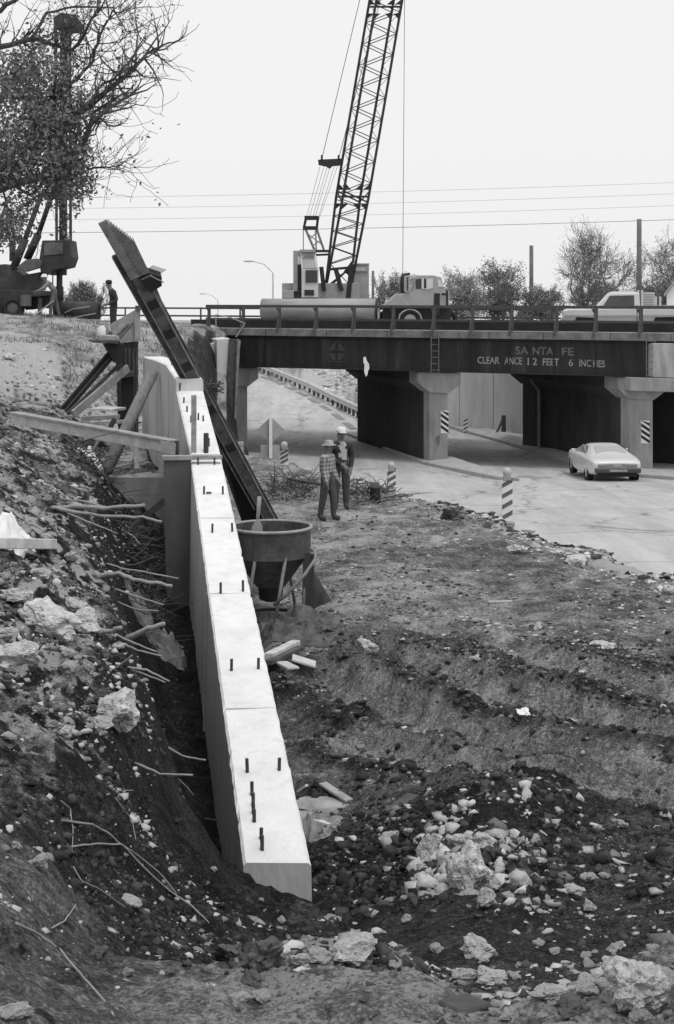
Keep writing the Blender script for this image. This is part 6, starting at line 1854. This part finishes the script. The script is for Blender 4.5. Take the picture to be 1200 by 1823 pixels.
def brush(name, label, boxes, n, lrange, rr, mm, cat):
    m = MB()
    for _ in range(n):
        x0, x1, y0, y1, d0, d1 = boxes[R.randrange(len(boxes))]
        ix = R.uniform(x0, x1); d = R.uniform(d0, d1); X = (ix - CX) / F * d
        z = gz(X, d) + abs(R.gauss(0, y0))
        L = R.uniform(*lrange); th = R.uniform(0, 6.28); el = R.gauss(.15, .4)
        p = Vector((X, d, z)); dv = Vector((math.cos(th) * math.cos(el), math.sin(th) * math.cos(el), math.sin(el)))
        mid = p + dv * L * .5 + Vector((R.gauss(0, .05), R.gauss(0, .05), R.gauss(0, .05)))
        m.tube([p, mid, p + dv * L], [rr, rr * .8, rr * .4], 4)
    o = m.obj(name, mm); tag(o, label, cat); o['kind'] = 'stuff'
    return o
brush('brush_heap', 'heap of cut branches between the sign post and the two men', [(475, 560, .12, 0, 33, 36)], 190, (.2, .8), .013, WOODD, 'brush')
brush('brush_heap', 'heap of cut branches and sticks right of the two men', [(612, 690, .07, 0, 33, 35)], 110, (.2, .6), .014, WOODD, 'brush')
brush('pale_twig_heap', 'pale twigs scattered through the heap by the sign post', [(480, 680, .1, 0, 32.6, 35.5)], 130, (.15, .6), .010, RT, 'twigs')
brush('root_tangle', 'tangle of thin roots hanging over the trench edge by the bulkhead', [(215, 290, .25, 0, 20, 24)], 160, (.2, .7), .009, WOODD, 'roots')
brush('root_fringe', 'fringe of fine roots along the upper bank above the footing', [(120, 250, .12, 0, 24, 28)], 140, (.2, .8), .01, WOODD, 'roots')

# stones and clods nobody could count
def scatter(name, label, spec, mm, seed, sub=1):
    rg = np.random.default_rng(seed)
    bm = bmesh.new(); bmesh.ops.create_icosphere(bm, subdivisions=sub, radius=1)
    bv = np.array([v.co[:] for v in bm.verts]); bf = np.array([[v.index for v in f.verts] for f in bm.faces]); bm.free()
    VS, FS, TS = [], [], []; off = 0
    for ix0, ix1, d0, d1, n, r0, r1, flat_ in spec:
        ix = rg.uniform(ix0, ix1, n); d = np.exp(rg.uniform(math.log(abs(d0)), math.log(d1 + (d0 < 0) * 9), n))
        if d0 < 0:                                 # strung along the broken road edge
            d = np.interp(ix, EDGE_IX, EDGE_D) - np.abs(rg.normal(0, d1, n)) + .4
        X = (ix - CX) / F * d
        keep = fbm(X * 1.6, d * 1.6, 171, 3) > rg.uniform(.3, .62, n)
        X, d = X[keep], d[keep]
        # keep the wall line clear
        Z = terrain(X, d)
        r = r0 * (r1 / r0) ** (rg.uniform(0, 1, len(X)) ** 2.4)
        ok = ~((d > 10.8) & (d < 24.3) & (np.abs(X - (-.45 - .13 * (d - 11))) < .3))
        ok &= ~((rut_map(X, d)[0] > .5) & (d > 12) & (rg.uniform(0, 1, len(X)) < .85))
        X, d, Z, r = X[ok], d[ok], Z[ok], r[ok]
        k_ = len(X)
        jit = 1 + rg.normal(size=(k_, len(bv), 1)) * .4
        sc = np.stack([rg.uniform(.75, 1.35, k_), rg.uniform(.75, 1.35, k_), flat_ * rg.uniform(.7, 1.2, k_)], 1)[:, None, :]
        v = bv[None] * jit * r[:, None, None] * sc
        th = rg.uniform(0, 6.28, k_); c, s_ = np.cos(th)[:, None], np.sin(th)[:, None]
        v = np.stack([v[..., 0] * c - v[..., 1] * s_, v[..., 0] * s_ + v[..., 1] * c, v[..., 2]], -1)
        v = v + np.stack([X, d, Z - r * .12 * flat_], 1)[:, None, :]
        VS.append(v.reshape(-1, 3)); FS.append((bf[None] + (off + np.arange(k_) * len(bv))[:, None, None]).reshape(-1, 3)); off += k_ * len(bv)
        TS.append(np.repeat(rg.uniform(0, 1, k_) ** (.75 if name == 'rubble' else 1.3), len(bv)))
    v = np.concatenate(VS); f = np.concatenate(FS)
    me = bpy.data.meshes.new(name)
    me.vertices.add(len(v)); me.vertices.foreach_set('co', v.ravel())
    me.loops.add(f.size); me.loops.foreach_set('vertex_index', f.ravel())
    me.polygons.add(len(f)); me.polygons.foreach_set('loop_start', np.arange(len(f)) * 3)
    me.materials.append(mm); me.update(calc_edges=True)
    ta = me.attributes.new('tint', 'FLOAT', 'POINT'); ta.data.foreach_set('value', np.concatenate(TS).astype(np.float32))
    o = link(name, me); o['kind'] = 'stuff'; o['label'] = label; o['category'] = name.replace('_', ' ')
    return o
def tinted(name, lo, hi):
    m = bpy.data.materials.new(name); m.use_nodes = True
    t = m.node_tree; b = t.nodes['Principled BSDF']; b.inputs['Roughness'].default_value = .95; b.inputs['Specular IOR Level'].default_value = .2
    at = t.nodes.new('ShaderNodeAttribute'); at.attribute_name = 'tint'
    tc = t.nodes.new('ShaderNodeTexCoord'); n = t.nodes.new('ShaderNodeTexNoise'); n.inputs['Scale'].default_value = 30; n.inputs['Detail'].default_value = 6; n.inputs['Roughness'].default_value = .75
    t.links.new(tc.outputs['Object'], n.inputs['Vector'])
    a = t.nodes.new('ShaderNodeMath'); a.operation = 'MULTIPLY_ADD'; a.inputs[1].default_value = .9; t.links.new(n.outputs['Fac'], a.inputs[0]); t.links.new(at.outputs['Fac'], a.inputs[2])
    r = t.nodes.new('ShaderNodeMapRange'); r.inputs['From Min'].default_value = .3; r.inputs['From Max'].default_value = 1.5; r.inputs['To Min'].default_value = lo; r.inputs['To Max'].default_value = hi
    t.links.new(a.outputs[0], r.inputs['Value']); t.links.new(r.outputs[0], b.inputs['Base Color'])
    bp = t.nodes.new('ShaderNodeBump'); bp.inputs['Strength'].default_value = .8; bp.inputs['Distance'].default_value = .03
    t.links.new(n.outputs['Fac'], bp.inputs['Height']); t.links.new(bp.outputs[0], b.inputs['Normal'])
    return m
scatter('rubble', 'pale limestone rubble strewn over the whole site', [
    (-40, 270, 8, 15, 2600, .004, .042, .7), (-40, 230, 15, 30, 1200, .008, .06, .6), (-40, 110, 37, 48, 400, .02, .12, .5),
    (480, 1240, 17, 33, 5000, .009, .045, .4), (560, 1240, 8.5, 13.5, 2200, .004, .06, .7), (640, 1240, 13.5, 18, 900, .006, .05, .6), (740, 940, 9.2, 11.2, 1100, .006, .075, .8), (300, 1240, 4.4, 8.5, 2400, .002, .04, .6), (-40, 420, 4.2, 9, 900, .003, .025, .7), (850, 1260, 4.2, 6.5, 700, .004, .05, .7),
    (560, 800, 88, 108, 700, .12, .45, .6), (600, 1250, -1, .9, 1500, .012, .11, .5), (600, 1250, -1, 2.2, 1200, .01, .06, .5)], tinted('limestone_chips', .12, .72), 201)
scatter('clods', 'dark clay clods covering the churned mud', [
    (540, 1260, 9, 13.5, 18000, .005, .048, .9), (560, 1260, 13.5, 19.5, 13000, .007, .05, .9), (-40, 330, 6, 20, 9000, .004, .03, .9), (330, 1240, 4.6, 9, 8000, .003, .028, .9), (480, 1240, 19, 33, 3500, .008, .05, .7), (600, 1250, -1, .7, 900, .015, .13, .7)], tinted('clay_clods', .008, .11), 202)
scatter('gravel', 'grey earth crumbs on the dry ground', [
    (480, 1260, 15, 34, 8000, .008, .045, .7), (-40, 205, 8, 20, 5500, .004, .032, .8), (-40, 300, 20, 45, 4500, .008, .06, .8), (300, 1240, 3.2, 6, 6000, .002, .016, .8), (640, 1260, 12, 19, 5000, .006, .05, .8)], tinted('dry_crumbs', .05, .32), 203)
scatter('road_dirt', 'flattened dirt crumbs lying on the carriageway', [(560, 1240, 30, 50, 260, .03, .12, .12), (830, 1240, 44, 56, 120, .08, .25, .12)], tinted('road_crumbs', .1, .3), 204)

# rough weeds along the crest of the bank
rg = np.random.default_rng(77)
n = 9000
ix = rg.uniform(-60, 370, n); d = rg.uniform(38, 61, n); X = (ix - CX) / F * d
keep = (fbm(X * .7, d * .7, 181, 4) > rg.uniform(.42, .62, n)) & ~((ix < 110) & (d > 36) & (d < 47))
X, d = X[keep], d[keep]
Z = terrain(X, d)
n = len(X)
h = rg.uniform(.05, .22, n); th = rg.uniform(0, 6.28, n); lean = rg.normal(0, .4, (n, 2)) * h[:, None]
wv = .018
v = np.stack([np.stack([X - np.cos(th) * wv, d - np.sin(th) * wv, Z - .02], 1), np.stack([X + np.cos(th) * wv, d + np.sin(th) * wv, Z - .02], 1), np.stack([X + lean[:, 0], d + lean[:, 1], Z + h], 1)], 1).reshape(-1, 3)
me = bpy.data.meshes.new('weeds')
f = np.arange(len(v)).reshape(-1, 3)
me.vertices.add(len(v)); me.vertices.foreach_set('co', v.ravel())
me.loops.add(f.size); me.loops.foreach_set('vertex_index', f.ravel())
me.polygons.add(len(f)); me.polygons.foreach_set('loop_start', np.arange(len(f)) * 3)
me.materials.append(mat('dry_weeds', .16, .6, 1.5, .9)); me.update(calc_edges=True)
o = link('weeds', me); o['kind'] = 'stuff'; o['label'] = 'rough dry weeds along the crest of the bank'; o['category'] = 'weeds'
